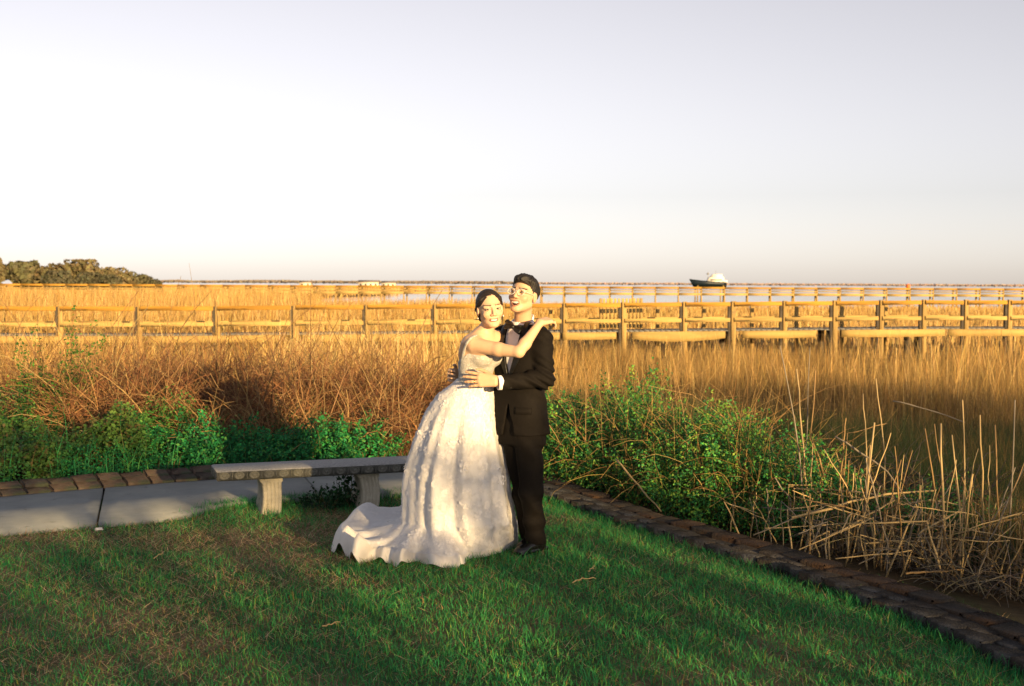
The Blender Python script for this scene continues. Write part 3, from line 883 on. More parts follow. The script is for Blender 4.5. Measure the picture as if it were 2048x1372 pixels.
CG = [(0.016, 0.18, 0.055), (0.030, 0.23, 0.062), (0.08, 0.26, 0.05), (0.012, 0.105, 0.036)]
a = leaf_cover(185000, -6.8, 0.0, 14.6, 0.030, CG, (4, 4, 2, 3))
def cover_stalks(n):
    x = rng.uniform(-5.4, 0.0, n); y = rng.uniform(10.2, 14.6, n); k = (outside(x, y) > 0.05) & in_view(x, y, 0.6); x, y = x[k], y[k]; n = len(x)
    z = terrain(x, y) + 0.1
    return blades(np.stack([x, y, z], 1), cover_h(x, y) * rng.uniform(0.7, 1.3, n) + 0.15, rng.uniform(0.005, 0.010, n), rng.uniform(0.1, 1.0, n), rng.uniform(0, 6.28, n), pick(CG + [(0.2, 0.14, 0.06)], (3, 3, 2, 3, 1), n), 3)
V, F, C = merge(a, cover_stalks(2600))
tag(put("ground_cover", V, F, M_leaf, cols=C), "low green leafy ground cover behind the path at the left", "ground cover", kind="stuff")

# ---- dry brush: arching tangles of dead twigs, each a plant of its own
def arches(c, n, spread, L, hgt, cols, p, wid, lean=(0.3, 1.3), k=7, droop=1.0, kink=0.03, flat=False):
    """n twigs that rise from round c and droop over"""
    a = rng.uniform(0, 6.283, n); r = spread * np.sqrt(rng.uniform(0, 1, n))
    x = c[0] + r * np.cos(a); y = c[1] + r * np.sin(a) * 0.8; z = np.maximum(terrain(x, y), c[2]) + rng.uniform(-0.05, 0.45 * hgt, n) * rng.uniform(0, 1, n)
    az = rng.uniform(0, 6.283, n); le = rng.uniform(lean[0], lean[1], n); ln = L * rng.uniform(0.35, 1.0, n)
    pts = np.zeros((n, k, 3)); pts[:, 0] = np.stack([x, y, z], 1)
    el = math.pi / 2 - le * 0.5; daz = rng.normal(0, 0.35, n)
    for i in range(1, k):
        st = ln / (k - 1)
        pts[:, i, 0] = pts[:, i - 1, 0] + np.cos(el) * np.cos(az) * st
        pts[:, i, 1] = pts[:, i - 1, 1] + np.cos(el) * np.sin(az) * st
        pts[:, i, 2] = pts[:, i - 1, 2] + np.sin(el) * st
        el = el - le * droop * 1.6 / (k - 1) + rng.normal(0, 0.12, n); az = az + daz / (k - 1) + rng.normal(0, 0.18, n)
        pts[:, i] += rng.normal(0, kink * L / k, (n, 3))
    pts[:, :, 2] = np.maximum(pts[:, :, 2], c[2] - 0.1)
    return ribbons(pts, rng.uniform(0.6, 1.3, n) * wid, pick(cols, p, n, 0.3), flat)
BR = [(0.23, 0.105, 0.05), (0.15, 0.072, 0.042), (0.30, 0.16, 0.07), (0.36, 0.24, 0.11), (0.085, 0.050, 0.034)]
brush = [  # pixel centre, depth, spread, twig length, height, twigs, colour weights, label
    (235, 800, 12.6, 0.75, 1.15, 0.9, 1500, (3, 2, 3, 3, 1), "russet dry brush heap leaning over the ground cover at the left edge"),
    (150, 700, 14.6, 0.9, 1.4, 1.1, 1300, (4, 2, 3, 2, 1), "tall dry brush behind the green shrub at the far left"),
    (300, 690, 15.2, 0.95, 1.35, 1.1, 1600, (5, 3, 3, 1, 1), "reddish dry brush heap under the leaning boardwalk post"),
    (380, 800, 13.2, 0.8, 1.1, 0.8, 1400, (2, 4, 1, 0.5, 4), "dark hollow brush thicket between the russet heaps"),
    (470, 720, 14.6, 0.95, 1.3, 1.0, 1700, (5, 4, 2, 1, 2), "wide dark red brush heap above the left end of the bench"),
    (540, 830, 12.7, 0.7, 1.0, 0.65, 1300, (4, 3, 4, 1.5, 1), "orange-brown brush mound right behind the bench's left leg"),
    (640, 800, 13.0, 0.8, 1.1, 0.8, 1500, (3, 3, 3, 2, 2), "brown brush mound behind the middle of the bench"),
    (690, 720, 15.5, 0.9, 1.2, 0.9, 1300, (2, 2, 3, 3, 2), "grey-brown brush behind the middle of the bench, farther back"),
    (440, 868, 11.9, 0.42, 0.7, 0.35, 420, (2, 2, 3, 3, 1), "low arching dry twigs sprawled over the ground cover left of the bench"),
    (590, 862, 11.9, 0.45, 0.75, 0.35, 480, (3, 2, 3, 3, 1), "low arching dry twigs sprawled over the ground cover behind the bench"),
    (755, 880, 11.9, 0.45, 0.75, 0.40, 560, (3, 3, 2, 2, 2), "low brown twigs at the foot of the tangled brush by the skirt"),
    (760, 800, 13.0, 0.75, 1.05, 0.8, 1500, (3, 3, 3, 2, 2), "tangled brown brush left of the bride's skirt"),
    (850, 780, 13.6, 0.7, 1.1, 0.8, 1200, (2, 3, 2, 2, 3), "dark tangled brush right behind the bride's waist"),
]
for px, py, Y, sp, L, hg, n, w, lab in brush:
    c = at(px, py, Y); zc = float(terrain(c[0], Y)) + 0.10
    o = thing("dry_brush", (c[0], Y, zc), lab, "brush", "dry brush heaps behind the path")
    V, F, C = merge(arches((c[0], Y, zc), int(n * 0.9), sp, L, hg, BR, w, 0.009, k=6), arches((c[0], Y, zc), int(n * 1.5), sp * 1.05, L * 0.6, hg * 1.5, BR, w, 0.007, lean=(0.8, 2.4), k=5, flat=True))
    put("twig_tangle", V, F, M_twig, o, cols=C)["kind"] = "stuff"
    V, F, C = arches((c[0], Y, zc), 26, sp, L * 1.5, hg, [(0.33, 0.22, 0.10), (0.24, 0.15, 0.07)], (1, 1), 0.016, lean=(0.1, 0.9), kink=0.01)
    put("dry_stalks", V, F, M_straw, o, cols=C)["kind"] = "stuff"

# ---- a leafy shrub builder: many upright, forking sprays of small leaves
def leafy(name, px, py, Y, rx, ry, hz, n, size, cols, p, label, cat, group=None, nst=40, zb=None, dead=0.0, dry=0, wild=0.12):
    c = at(px, py, Y); z0 = float(terrain(c[0], Y)) if zb is None else zb
    o = thing(name, (c[0], Y, z0), label, cat, group)
    ns = nst * 3; a = rng.uniform(0, 6.283, ns); r = np.sqrt(rng.uniform(0, 1, ns))
    prof = np.sqrt(np.clip(1 - r ** 2 * 0.8, 0.05, 1)) * (0.62 + 0.75 * fbm(a * 1.3 + px, r * 3, 7, 2))
    hh = hz * prof * rng.uniform(0.55, 1.0 + wild, ns)
    lean_ = 0.28 * hz
    bot = np.stack([c[0] + rx * 0.85 * r * np.cos(a), Y + ry * 0.85 * r * np.sin(a), np.full(ns, z0 - 0.03)], 1)
    top = np.stack([bot[:, 0] + rx * 0.25 * r * np.cos(a) + rng.normal(0, lean_ * 0.5, ns), bot[:, 1] + ry * 0.25 * r * np.sin(a) + rng.normal(0, lean_ * 0.4, ns), z0 + hh], 1)
    t = np.linspace(0, 1, 7)[None, :, None]
    path = bot[:, None] * (1 - t) + top[:, None] * t
    path = path + np.cumsum(rng.normal(0, 0.014, path.shape), axis=1) * (t > 0)
    V, F, C = ribbons(path, 0.007, pick([(0.12, 0.09, 0.04), (0.06, 0.09, 0.03)], (1, 1), ns))
    put("stems", V, F, M_twig, o, cols=C)["kind"] = "stuff"
    n = int(n); i = rng.integers(ns, size=n); tt = rng.uniform(0.08, 1.0, n) ** 0.65
    j = np.clip((tt * 6).astype(int), 0, 5); fr = tt * 6 - j
    P = path[i, j] * (1 - fr)[:, None] + path[i, j + 1] * fr[:, None]
    sp = 0.020 + 0.055 * (1 - tt)[:, None]
    P = P + rng.normal(0, 1, (n, 3)) * sp
    P[:, 2] = np.maximum(P[:, 2], z0 + 0.01)
    tone = rng.uniform(0.65, 1.3, ns)[i][:, None]
    cc = pick(cols, p, n, 0.25, 0.1) * tone
    nr = np.stack([rng.normal(0, 0.7, n), rng.normal(-0.5, 0.6, n), rng.normal(0.7, 0.5, n)], 1)
    V, F, C = leafs(P, rng.uniform(0.55, 1.35, n) * size, nr, cc, 0.55)
    put("foliage", V, F, M_leaf, o, cols=C)
    if dry:
        V, F, C = arches((c[0], Y, z0 + 0.05), dry, max(rx, ry) * 0.95, hz * 1.25, hz * 1.3, [(0.36, 0.24, 0.10), (0.26, 0.15, 0.06), (0.40, 0.26, 0.09)], (2, 2, 1), 0.006, lean=(0.2, 1.5))
        put("dry_sprigs", V, F, M_twig, o, cols=C)["kind"] = "stuff"
    return o
RG = [(0.045, 0.23, 0.055), (0.11, 0.29, 0.045), (0.20, 0.31, 0.045), (0.022, 0.13, 0.040)]
gb = "green bushes behind the right edging"
leafy("green_bush", 1120, 850, 11.3, 0.75, 0.6, 0.90, 22000, 0.030, RG, (4, 3, 1.5, 4), "green bush right behind the groom's back", "bush", gb, 60, zb=-0.2, dry=110)
leafy("green_bush", 1235, 830, 10.7, 0.80, 0.65, 0.92, 27000, 0.030, RG, (4, 4, 2, 3), "broad sunlit green bush above the leaning cane", "bush", gb, 75, zb=-0.17, dry=190)
leafy("green_bush", 1370, 860, 10.1, 0.72, 0.6, 0.90, 22000, 0.029, RG, (3, 4, 2.5, 3), "green bush full of orange dry sprigs right of the leaning cane", "bush", gb, 65, zb=-0.16, dry=380)
leafy("green_bush", 1480, 900, 9.4, 0.6, 0.5, 0.84, 17000, 0.027, RG, (3, 4, 2, 3), "lower green bush sloping down towards the broken canes", "bush", gb, 50, zb=-0.14, dry=190)
leafy("green_bush", 1600, 950, 8.9, 0.5, 0.45, 0.66, 14000, 0.025, RG, (4, 3, 1, 4), "low dark green bush among the feet of the tall canes", "bush", gb, 45, zb=-0.15, dry=160)
leafy("green_bush", 1730, 930, 8.9, 0.55, 0.5, 0.52, 8000, 0.025, RG, (4, 2, 1, 5), "sparse dark green bush behind the broken canes", "bush", gb, 45, zb=-0.22, dry=150)
leafy("green_bush", 1880, 950, 8.5, 0.6, 0.5, 0.50, 7000, 0.025, RG, (4, 2, 1, 5), "sparse green bush behind the cane thicket at the right edge", "bush", gb, 45, zb=-0.25, dry=200)
leafy("green_shrub", 118, 700, 12.6, 0.36, 0.36, 1.30, 5200, 0.034, [(0.05, 0.15, 0.02), (0.09, 0.19, 0.03), (0.03, 0.10, 0.02)], (3, 2, 3), "upright yellow-green shrub at the left edge", "bush", None, 22, zb=-0.10, dry=120)
leafy("green_shrub", 20, 800, 12.0, 0.5, 0.5, 0.8, 6000, 0.03, [(0.04, 0.13, 0.02), (0.02, 0.08, 0.02)], (2, 3), "green shrub outside the left edge of the brush", "bush", None, 40, zb=-0.1)
leafy("leafy_weed", 322, 835, 11.9, 0.42, 0.35, 0.62, 6000, 0.032, [(0.05, 0.17, 0.03), (0.09, 0.21, 0.04), (0.03, 0.11, 0.02)], (3, 3, 2), "bright green leafy weed patch below the dark hollow thicket", "plant", None, 30, zb=-0.05)
leafy("leafy_weed", 700, 905, 11.6, 0.5, 0.35, 0.42, 6000, 0.034, CG, (3, 4, 2, 2), "leafy green weed mound behind the right leg of the bench", "plant", None, 30, zb=-0.02)
leafy("leafy_weed", 610, 925, 11.3, 0.5, 0.3, 0.36, 5000, 0.034, CG, (3, 4, 2, 2), "leafy green weed mound behind the middle of the bench seat", "plant", None, 30, zb=-0.01)
leafy("leafy_weed", 470, 905, 11.4, 0.6, 0.4, 0.42, 7000, 0.034, CG, (3, 4, 2, 2), "leafy green weed mound behind the left end of the bench", "plant", None, 30, zb=-0.02)
leafy("bench_ivy", 690, 1000, 9.35, 0.14, 0.08, 0.24, 260, 0.042, [(0.012, 0.05, 0.018), (0.02, 0.08, 0.025)], (3, 2), "small dark leafy weed growing beside the bench's right leg", "plant", None, 9, zb=-0.02)
leafy("bench_ivy", 655, 1012, 9.25, 0.16, 0.08, 0.12, 260, 0.036, [(0.012, 0.05, 0.018), (0.02, 0.08, 0.025)], (3, 2), "low dark weed spreading under the middle of the bench", "plant", None, 9, zb=-0.01)

# ---- marsh grass and reeds (nobody could count them)
GOLD = [(0.40, 0.25, 0.075), (0.28, 0.16, 0.045), (0.52, 0.37, 0.15), (0.13, 0.075, 0.03)]
def reeds(n, y0, y1, pxr, hf, wd, cols, p, seg=3, lean=(0.05, 0.55), power=1.0, dens=None, zoff=0.0, tip=None):
    y = y0 + (y1 - y0) * rng.uniform(0, 1, n) ** power
    px = rng.uniform(pxr[0], pxr[1], n); x = (px - 1024) * y / FPX
    k = outside(x, y) > 1.0
    k &= (marsh_mask(x, y) > 0.5) | (y < 100)
    if dens is not None: k &= rng.uniform(0, 1, n) < dens(x, y)
    x, y, px = x[k], y[k], px[k]; n = len(x)
    z = terrain(x, y) + zoff
    h = hf(x, y, px) * rng.uniform(0.55, 1.1, n)
    c = pick(cols, p, n, 0.35) * (0.60 + 0.80 * fbm(x * 1.6, y * 0.5, 71, 2))[:, None]
    w = wd * (0.6 + 0.02 * y) * rng.uniform(0.7, 1.4, n)
    return blades(np.stack([x, y, z], 1), h, w, rng.uniform(*lean, n), rng.uniform(0, 6.283, n), c, seg, facing=rng.normal(0, 0.5, n), wprof=(lambda t: 1 - 0.75 * t))
def h_left(x, y, px):
    hb = 0.70 + 0.75 * fbm(px * 0.012, y * 0.2, 13, 3)
    return hb * np.where((px > 560) & (px < 930) & (y < 40), 1.22, 1.0)
a = reeds(28000, 15.5, 41, (-420, 1130), h_left, 0.010, GOLD, (3, 3, 3, 3), power=0.8, dens=lambda x, y: 0.15 + 1.5 * np.clip(fbm(x * 1.3, y * 0.35, 20, 2) - 0.25, 0, 1))
# plumes of the taller reeds, standing above the walk
b = reeds(1500, 17, 40, (-120, 1080), lambda x, y, px: 1.35 + 0.7 * fbm(px * 0.02, y, 15, 2), 0.011, GOLD, (3, 1, 4, 1), seg=4, lean=(0.03, 0.5))
c = reeds(700, 22, 39, (540, 960), lambda x, y, px: 1.35 + 0.75 * fbm(px * 0.03, y, 16, 2), 0.013, [(0.62, 0.46, 0.21), (0.50, 0.34, 0.13), (0.30, 0.20, 0.09)], (3, 3, 1), seg=4, lean=(0.02, 0.55))
V, F, C = merge(a, b, c)
tag(put("reeds", V, F, M_straw, cols=C), "golden reeds in front of the boardwalk at the left", "reeds", kind="stuff")
def h_right(x, y, px): return 0.50 + 0.75 * fbm(px * 0.012, y * 0.3, 17, 3)
def dens_right(x, y): return np.clip(3.2 * (fbm(x * 0.9, y * 0.45, 19, 3) - 0.30), 0.05, 1)
FINE = [(0.28, 0.175, 0.06), (0.18, 0.11, 0.042), (0.40, 0.28, 0.11), (0.075, 0.062, 0.028)]
a = reeds(80000, 11.2, 42, (1000, 2420), h_right, 0.0055, FINE, (4, 4, 2, 1.5), seg=2, power=0.75, dens=dens_right, lean=(0.05, 0.75))
b = reeds(1500, 22, 41, (1060, 2160), lambda x, y, px: 1.15 + 0.35 * sstep(1500, 1900, px) + 0.3 * fbm(px * 0.02, y, 23, 2), 0.008, GOLD, (3, 2, 3, 1), seg=3, lean=(0.02, 0.4))
# greener growth at the marsh's near side
d = reeds(14000, 6.3, 11.5, (1940, 2900), lambda x, y, px: 0.45 + 0.4 * fbm(px * 0.02, y, 37, 2), 0.007, FINE + [(0.035, 0.075, 0.025)], (2, 2, 1, 2, 3), seg=2)
c = reeds(58000, 10.5, 19, (1060, 2420), lambda x, y, px: 0.62 + 0.42 * fbm(px * 0.02, y, 29, 2), 0.006, [(0.035, 0.075, 0.025), (0.07, 0.085, 0.03), (0.12, 0.09, 0.04)], (4, 2, 1), seg=2)  # dark green blades thickened to put shade into the grass colour
V, F, C = merge(a, b, c, d)
tag(put("marsh_grass", V, F, M_straw, cols=C), "fine golden marsh grass in front of the boardwalk at the right", "marsh grass", kind="stuff")
def h_far(x, y, px): return np.where(px < 640, 1.75 + 0.55 * fbm(px * 0.02, y * 0.05, 33, 2), np.where(px < 1000, 1.15, 0.75)) * np.where(y > 120, 0.95, 1.0)
a = reeds(70000, 45.5, 200, (-160, 2200), h_far, 0.014, GOLD, (4, 3, 3, 1), seg=2, power=0.85, lean=(0.02, 0.4))
b = reeds(30000, 206, 600, (-160, 1000), lambda x, y, px: 1.6 + 0 * x, 0.02, GOLD, (4, 3, 2, 1), seg=1, lean=(0.02, 0.4))
V, F, C = merge(a, b)
tag(put("far_reeds", V, F, M_straw, cols=C), "golden reed marsh stretching from the boardwalk to the horizon", "reeds", kind="stuff")

# ---- broken canes at the right: each clump a plant, each cane a part
M_cane = [mat("cane_%d" % i, c, 0.6, var=0.25, scale=9, spec=0.3, stretch=(1, 1, 0.3)) for i, c in enumerate([(0.38, 0.28, 0.14), (0.27, 0.17, 0.07), (0.20, 0.17, 0.13), (0.46, 0.33, 0.15)])]
def cane(o, pts, r, m=None, name="cane"):
    P = np.array(pts, float)
    t = np.linspace(0, 1, len(P)); tt = np.linspace(0, 1, 9)
    Q = np.stack([np.interp(tt, t, P[:, k]) for k in range(3)], 1)
    Q[1:-1] += rng.normal(0, 0.004, (7, 3))
    rr = r * 0.80 * np.linspace(1.08, 0.7, 9); rr[[2, 5]] *= 1.22
    mb = MB().tube(Q, rr, 6)
    return mb.build(name, m or M_cane[int(rng.integers(4))], o)
def clump(label, cx, Y, canes, extra, spread, hrange):
    g = at(cx, 1050, Y); zb = float(terrain(g[0], Y))
    o = thing("reed_clump", (g[0], Y, zb), label, "reeds", "clumps of dead canes by the right edging")
    for pts, dy, r in canes:
        Q = [at(x, y, Y + dy) for x, y in pts]
        last = Q[-1] if Q[-1][2] < Q[0][2] else Q[0]
        if last[2] > zb + 0.05:     # carry the stalk down to the mud
            Q = sorted(Q, key=lambda q: -q[2]); Q.append(np.array([Q[-1][0] + rng.normal(0, 0.03), Q[-1][1] + rng.normal(0, 0.05), zb - 0.02]))
        cane(o, Q[::-1], r)
    for _ in range(extra):
        x = g[0] + rng.normal(0, spread); y = Y + rng.normal(0, spread * 0.7); hh = rng.uniform(*hrange)
        x = max(x, float(edge_out(y)) + 0.10)
        d = rng.normal(0, 0.30, 2) * hh; zz = float(terrain(x, y))
        p0 = (x, y, zz - 0.02); p1 = (x + d[0] * 0.5, y + d[1] * 0.5, zz + hh * 0.55)
        if rng.uniform() < 0.45:      # snapped: the upper half hangs over
            e = np.clip(rng.normal(0, 0.36, 2), -0.5, 0.5); p2 = (p1[0] + e[0], p1[1] + e[1] * 0.6, p1[2] - rng.uniform(-0.15, 0.3) * hh)
        else: p2 = (x + d[0], y + d[1], zz + hh)
        cane(o, [p0, p1, p2], rng.uniform(0.0035, 0.0075))
    return o
clump("tall pale canes rising from the low bush, highest ones above the marsh grass", 1610, 8.6, [
    ([(1560, 692), (1598, 890), (1612, 1060)], 0.0, 0.0075), ([(1593, 738), (1608, 905), (1618, 1070)], 0.05, 0.008), ([(1620, 695), (1613, 876)], 0.15, 0.006),
    ([(1631, 741), (1622, 872), (1652, 960), (1700, 1060)], 0.1, 0.0075), ([(1550, 955), (1581, 1001)], -0.05, 0.008), ([(1663, 955), (1660, 1090)], 0.0, 0.007),
    ([(1640, 985), (1650, 1100)], -0.1, 0.007)], 26, 0.24, (0.25, 0.75))
clump("broken cane stubs and bent canes in the middle of the dead reeds", 1745, 8.0, [
    ([(1726, 787), (1736, 900)], 0.25, 0.006), ([(1752, 757), (1771, 922)], 0.25, 0.0065), ([(1749, 845), (1731, 1010)], 0.0, 0.010), ([(1741, 890), (1726, 1050)], 0.05, 0.008),
    ([(1692, 836), (1686, 900)], 0.25, 0.007), ([(1786, 990), (1784, 1050)], 0.0, 0.0085), ([(1776, 1075), (1768, 1150)], -0.2, 0.006), ([(1694, 867), (1774, 847)], 0.4, 0.005)], 62, 0.32, (0.2, 0.72))
clump("dense thicket of canes at the right edge of the frame", 1890, 7.75, [
    ([(1850, 857), (1878, 1035)], 0.2, 0.0075), ([(1869, 848), (1887, 974)], 0.1, 0.006), ([(1882, 847), (1891, 1093)], 0.0, 0.0105), ([(1904, 870), (1921, 1050)], 0.0, 0.008),
    ([(1925, 800), (1932, 1080)], 0.1, 0.008), ([(1960, 830), (1968, 1060)], 0.1, 0.008)], 64, 0.33, (0.25, 0.85))
clump("grey tangle of dead canes outside the right edge", 2010, 7.6, [([(1990, 850), (2000, 1090)], 0.1, 0.008), ([(2030, 800), (2020, 1090)], 0.1, 0.008)], 26, 0.28, (0.3, 0.9))
def fallen(label, pts, Y0, Y1, r, m=0):
    n = len(pts); Q = [at(x, y, Y0 + (Y1 - Y0) * i / (n - 1)) for i, (x, y) in enumerate(pts)]
    o = thing("fallen_cane", Q[0], label, "cane", "fallen canes by the right edging")
    cane(o, Q, r, M_cane[m])
fallen("straight pale cane leaning from the green bush onto the brick edging", [(1232, 919), (1276, 970), (1322, 1023)], 9.55, 9.02, 0.0085, 0)
fallen("long pale cane lying almost level across the reed stubs", [(1584, 1035), (1690, 1008), (1786, 986), (1872, 981)], 7.85, 8.0, 0.010, 3)
fallen("cane sloping up to the right below the long level cane", [(1648, 1081), (1720, 1040), (1790, 1000)], 7.75, 7.95, 0.009, 0)
fallen("cane sloping down to the right across the broken stubs", [(1670, 873), (1774, 943), (1847, 1044)], 8.2, 7.9, 0.0075, 2)
fallen("short cane sloping up to the right edge of the frame", [(1838, 1069), (1880, 1043), (1925, 1016)], 7.6, 7.7, 0.008, 0)
fallen("bright orange-tan cane lying low by the edging at the right", [(1812, 1147), (1860, 1143), (1925, 1140)], 7.0, 7.2, 0.0075, 1)
fallen("thin grey cane in the shadowed tangle behind the stubs", [(1786, 802), (1856, 818), (1930, 845)], 9.6, 9.4, 0.007, 2)
fallen("pale cane crossing behind the thicket at mid height", [(1800, 1010), (1860, 1000), (1930, 1012)], 8.1, 8.2, 0.007, 0)
# grey matted litter of dead stems on the slope at the right
a = arches((2.75, 8.3, -0.32), 520, 0.75, 0.75, 0.25, [(0.15, 0.13, 0.10), (0.09, 0.075, 0.06), (0.24, 0.18, 0.10)], (3, 3, 1), 0.008, lean=(1.0, 2.2), kink=0.015, droop=0.6)
b = arches((3.3, 10.2, -0.62), 900, 0.95, 1.0, 0.7, [(0.15, 0.12, 0.095), (0.08, 0.065, 0.052), (0.24, 0.17, 0.10)], (3, 3, 1), 0.010, lean=(0.5, 1.8), kink=0.015)
c = arches((3.0, 7.3, -0.30), 300, 0.5, 0.6, 0.2, [(0.15, 0.13, 0.10), (0.09, 0.075, 0.06), (0.24, 0.18, 0.10)], (3, 3, 1), 0.008, lean=(1.0, 2.2), kink=0.015, droop=0.6)
V, F, C = merge(a, b, c)
tag(put("dead_stem_litter", V, F, M_twig, cols=C), "grey matted litter of dead reed stems behind the right edging", "litter", kind="stuff")
# bent stalks at the left
o = thing("bent_stalk", at(160, 905, 11.3), "pale dry stalks bent in a zigzag before the ground cover at the left", "stalk")
for pts in ([(135, 872), (150, 905)], [(152, 905), (161, 860), (200, 885)], [(182, 868), (178, 890), (212, 925)], [(188, 907), (212, 884)]):
    cane(o, [at(x, y, 11.2) for x, y in pts], 0.008, M_cane[0], "stalk")
# ---- twigs and scraps on the lawn
def lawn_twig(label, pts, r, m):
    Q = [gnd(x, y, 0.03) for x, y in pts]
    o = thing("fallen_twig", Q[0], label, "twig"); cane(o, Q, r, M_cane[m], "twig"); return o
lawn_twig("pale twig lying on the lawn at the bottom, below the train", [(645, 1252), (662, 1247), (680, 1244)], 0.004, 0)
lawn_twig("forked tan twig on the lawn right of the groom's shoes", [(1145, 1165), (1165, 1157), (1192, 1157)], 0.004, 3)
lawn_twig("short tan twig above the forked one on the lawn", [(1176, 1142), (1190, 1132)], 0.0035, 3)
lawn_twig("pale straw stalk on the dry patch below the bench", [(308, 1117), (328, 1103)], 0.004, 3)
M_scrap = mat("white_scrap", (0.72, 0.68, 0.64), 0.7, var=0.1, scale=20)
g = gnd(198, 1057, 0.02)
mb = MB().box((g[0], g[1], 0.015), (0.055, 0.035, 0.02), rz=0.4, bev=0.008)
tag(mb.build("pebble", M_scrap, base=(g[0], g[1], 0)), "small white pebble at the edge of the path at the left", "pebble")

# ---- unseen hedge added behind the camera, shaped to shade the lawn
rng = np.random.default_rng(23)
HG = [(0.02, 0.06, 0.02), (0.03, 0.08, 0.02)]
hc = np.array([0.0, 7.7]) + 21.0 * np.array([sun_dir[0], sun_dir[1]]) / math.cos(SUN_EL)
perp = np.array([math.cos(SUN_AZ), math.sin(SUN_AZ)])
HEDGE_TOP = 3.62
for k in range(13):
    q = hc + perp * (k - 4) * 2.0
    top = HEDGE_TOP + rng.uniform(-0.3, 0.3) * (1 if k < 7 else 0.6) + (0.55 if k >= 7 else 0) - (0.35 if k in (4, 5) else 0)
    o = thing("shade_tree", (q[0], q[1], 0), "%s unseen shade tree of the hedge row added behind the camera" % ["first", "second", "third", "fourth", "fifth", "sixth", "seventh", "eighth", "ninth", "tenth", "eleventh", "twelfth", "thirteenth"][k], "tree", "hedge row behind the camera")
    MB().tube([(q[0], q[1], -0.1), (q[0] + 0.05, q[1], top * 0.5), (q[0], q[1], top * 0.85)], [0.10, 0.08, 0.03], 8).build("trunk", M_trunk, o)
    n = 2350 if k in (2, 3, 4, 5) else 3600  # middle trees thinned so some sun reaches the couple
    P = np.stack([q[0] + rng.normal(0, 0.8, n), q[1] + rng.normal(0, 0.6, n), rng.uniform(0.0, 1, n) ** 1.1 * top], 1)
    nr = rng.normal(size=(n, 3)) + np.array([0, 0, 0.3])
    V, F, C = leafs(P, rng.uniform(0.10, 0.2, n), nr, pick(HG, (1, 1), n), 0.7)
    put("crown", V, F, M_leaf, o, cols=C)

# ================================================================== THE STONE BENCH
M_stone = mat("bench_stone", (0.20, 0.205, 0.21), 0.9, scale=60, color2=(0.42, 0.42, 0.42), bump=0.35, bscale=120, wear=((0.16, 0.16, 0.14), 6.0, 0.62))
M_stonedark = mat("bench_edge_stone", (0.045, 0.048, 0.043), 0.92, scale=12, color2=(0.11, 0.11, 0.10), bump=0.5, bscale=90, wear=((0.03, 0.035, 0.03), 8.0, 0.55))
M_stoneleg = mat("bench_leg_stone", (0.27, 0.25, 0.19), 0.9, scale=7, color2=(0.46, 0.43, 0.35), bump=0.4, bscale=90, wear=((0.13, 0.12, 0.085), 5.0, 0.58))
SEAT = 0.315
def topat(px, py): return gnd(px, py, SEAT)
fl = topat(434, 942.5); fr_ = topat(809, 925)
bx = (fr_ - fl)[:2]; bx /= np.linalg.norm(bx)            # along the bench
bn = np.array([-bx[1], bx[0]])                             # towards the back
LEN = 1.58; DEP = 0.36; TH = 0.075
bench = thing("stone_bench", (fl[0] + bx[0] * LEN / 2, fl[1] + bx[1] * LEN / 2, 0), "low grey stone bench with carved edge and fluted legs, left of the bride", "bench")
def BP(u, v, z): return np.array([fl[0] + bx[0] * u + bn[0] * v, fl[1] + bx[1] * u + bn[1] * v, z])
brz = math.atan2(bx[1], bx[0])
# seat: slab with rounded nosing
V = []; F = []
prof = [(0.012, SEAT), (0.0, SEAT - 0.010), (0.0, SEAT - TH + 0.006), (0.006, SEAT - TH + 0.0), (0.05, SEAT - TH - 0.001)]
ring = lambda ins, z: [BP(ins, ins, z), BP(LEN - ins, ins, z), BP(LEN - ins, DEP - ins, z), BP(ins, DEP - ins, z)]
rings = [ring(i, z) for i, z in prof]
for r in rings: V += r
F.append((0, 1, 2, 3))
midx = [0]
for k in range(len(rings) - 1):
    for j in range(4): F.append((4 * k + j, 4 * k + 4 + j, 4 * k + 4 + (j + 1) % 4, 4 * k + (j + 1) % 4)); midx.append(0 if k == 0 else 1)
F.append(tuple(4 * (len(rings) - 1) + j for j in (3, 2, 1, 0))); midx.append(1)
me_ = [np.array([f], np.int32) for f in F]
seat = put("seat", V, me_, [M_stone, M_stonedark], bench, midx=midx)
# carved medallions: raised ring, boss and leaf between
def medallion_mesh():
    mb = MB(); R1, R2 = 0.026, 0.018; n = 14
    prof = [(R1 + 0.004, 0.0), (R1 + 0.002, 0.004), (R1 - 0.002, 0.005), (R2 + 0.003, 0.001), (R2 - 0.001, 0.0008), (0.015, 0.0012), (0.012, 0.005), (0.005, 0.008)]
    V = []; F2 = []
    for r_, d in prof:
        for k in range(n):
            a = 2 * math.pi * k / n; V.append((r_ * math.cos(a) * 1.25, -d, r_ * math.sin(a) * 0.92))
    for i in range(len(prof) - 1):
        for k in range(n): F2.append((i * n + k, i * n + (k + 1) % n, (i + 1) * n + (k + 1) % n, (i + 1) * n + k))
    F2.append(tuple((len(prof) - 1) * n + k for k in range(n)))
    return mb.add(V, F2)
M_carve = mat("carved_relief", (0.065, 0.068, 0.06), 0.92, scale=28, color2=(0.17, 0.17, 0.15), bump=0.4, bscale=120)
mm_ = medallion_mesh().mesh("medallion", M_carve, smooth=True)
dm_ = MB().box((0, -0.003, 0), (0.007, 0.008, 0.052), bev=0.002).mesh("dart", M_carve)
nmed = 15; sp_ = LEN / nmed
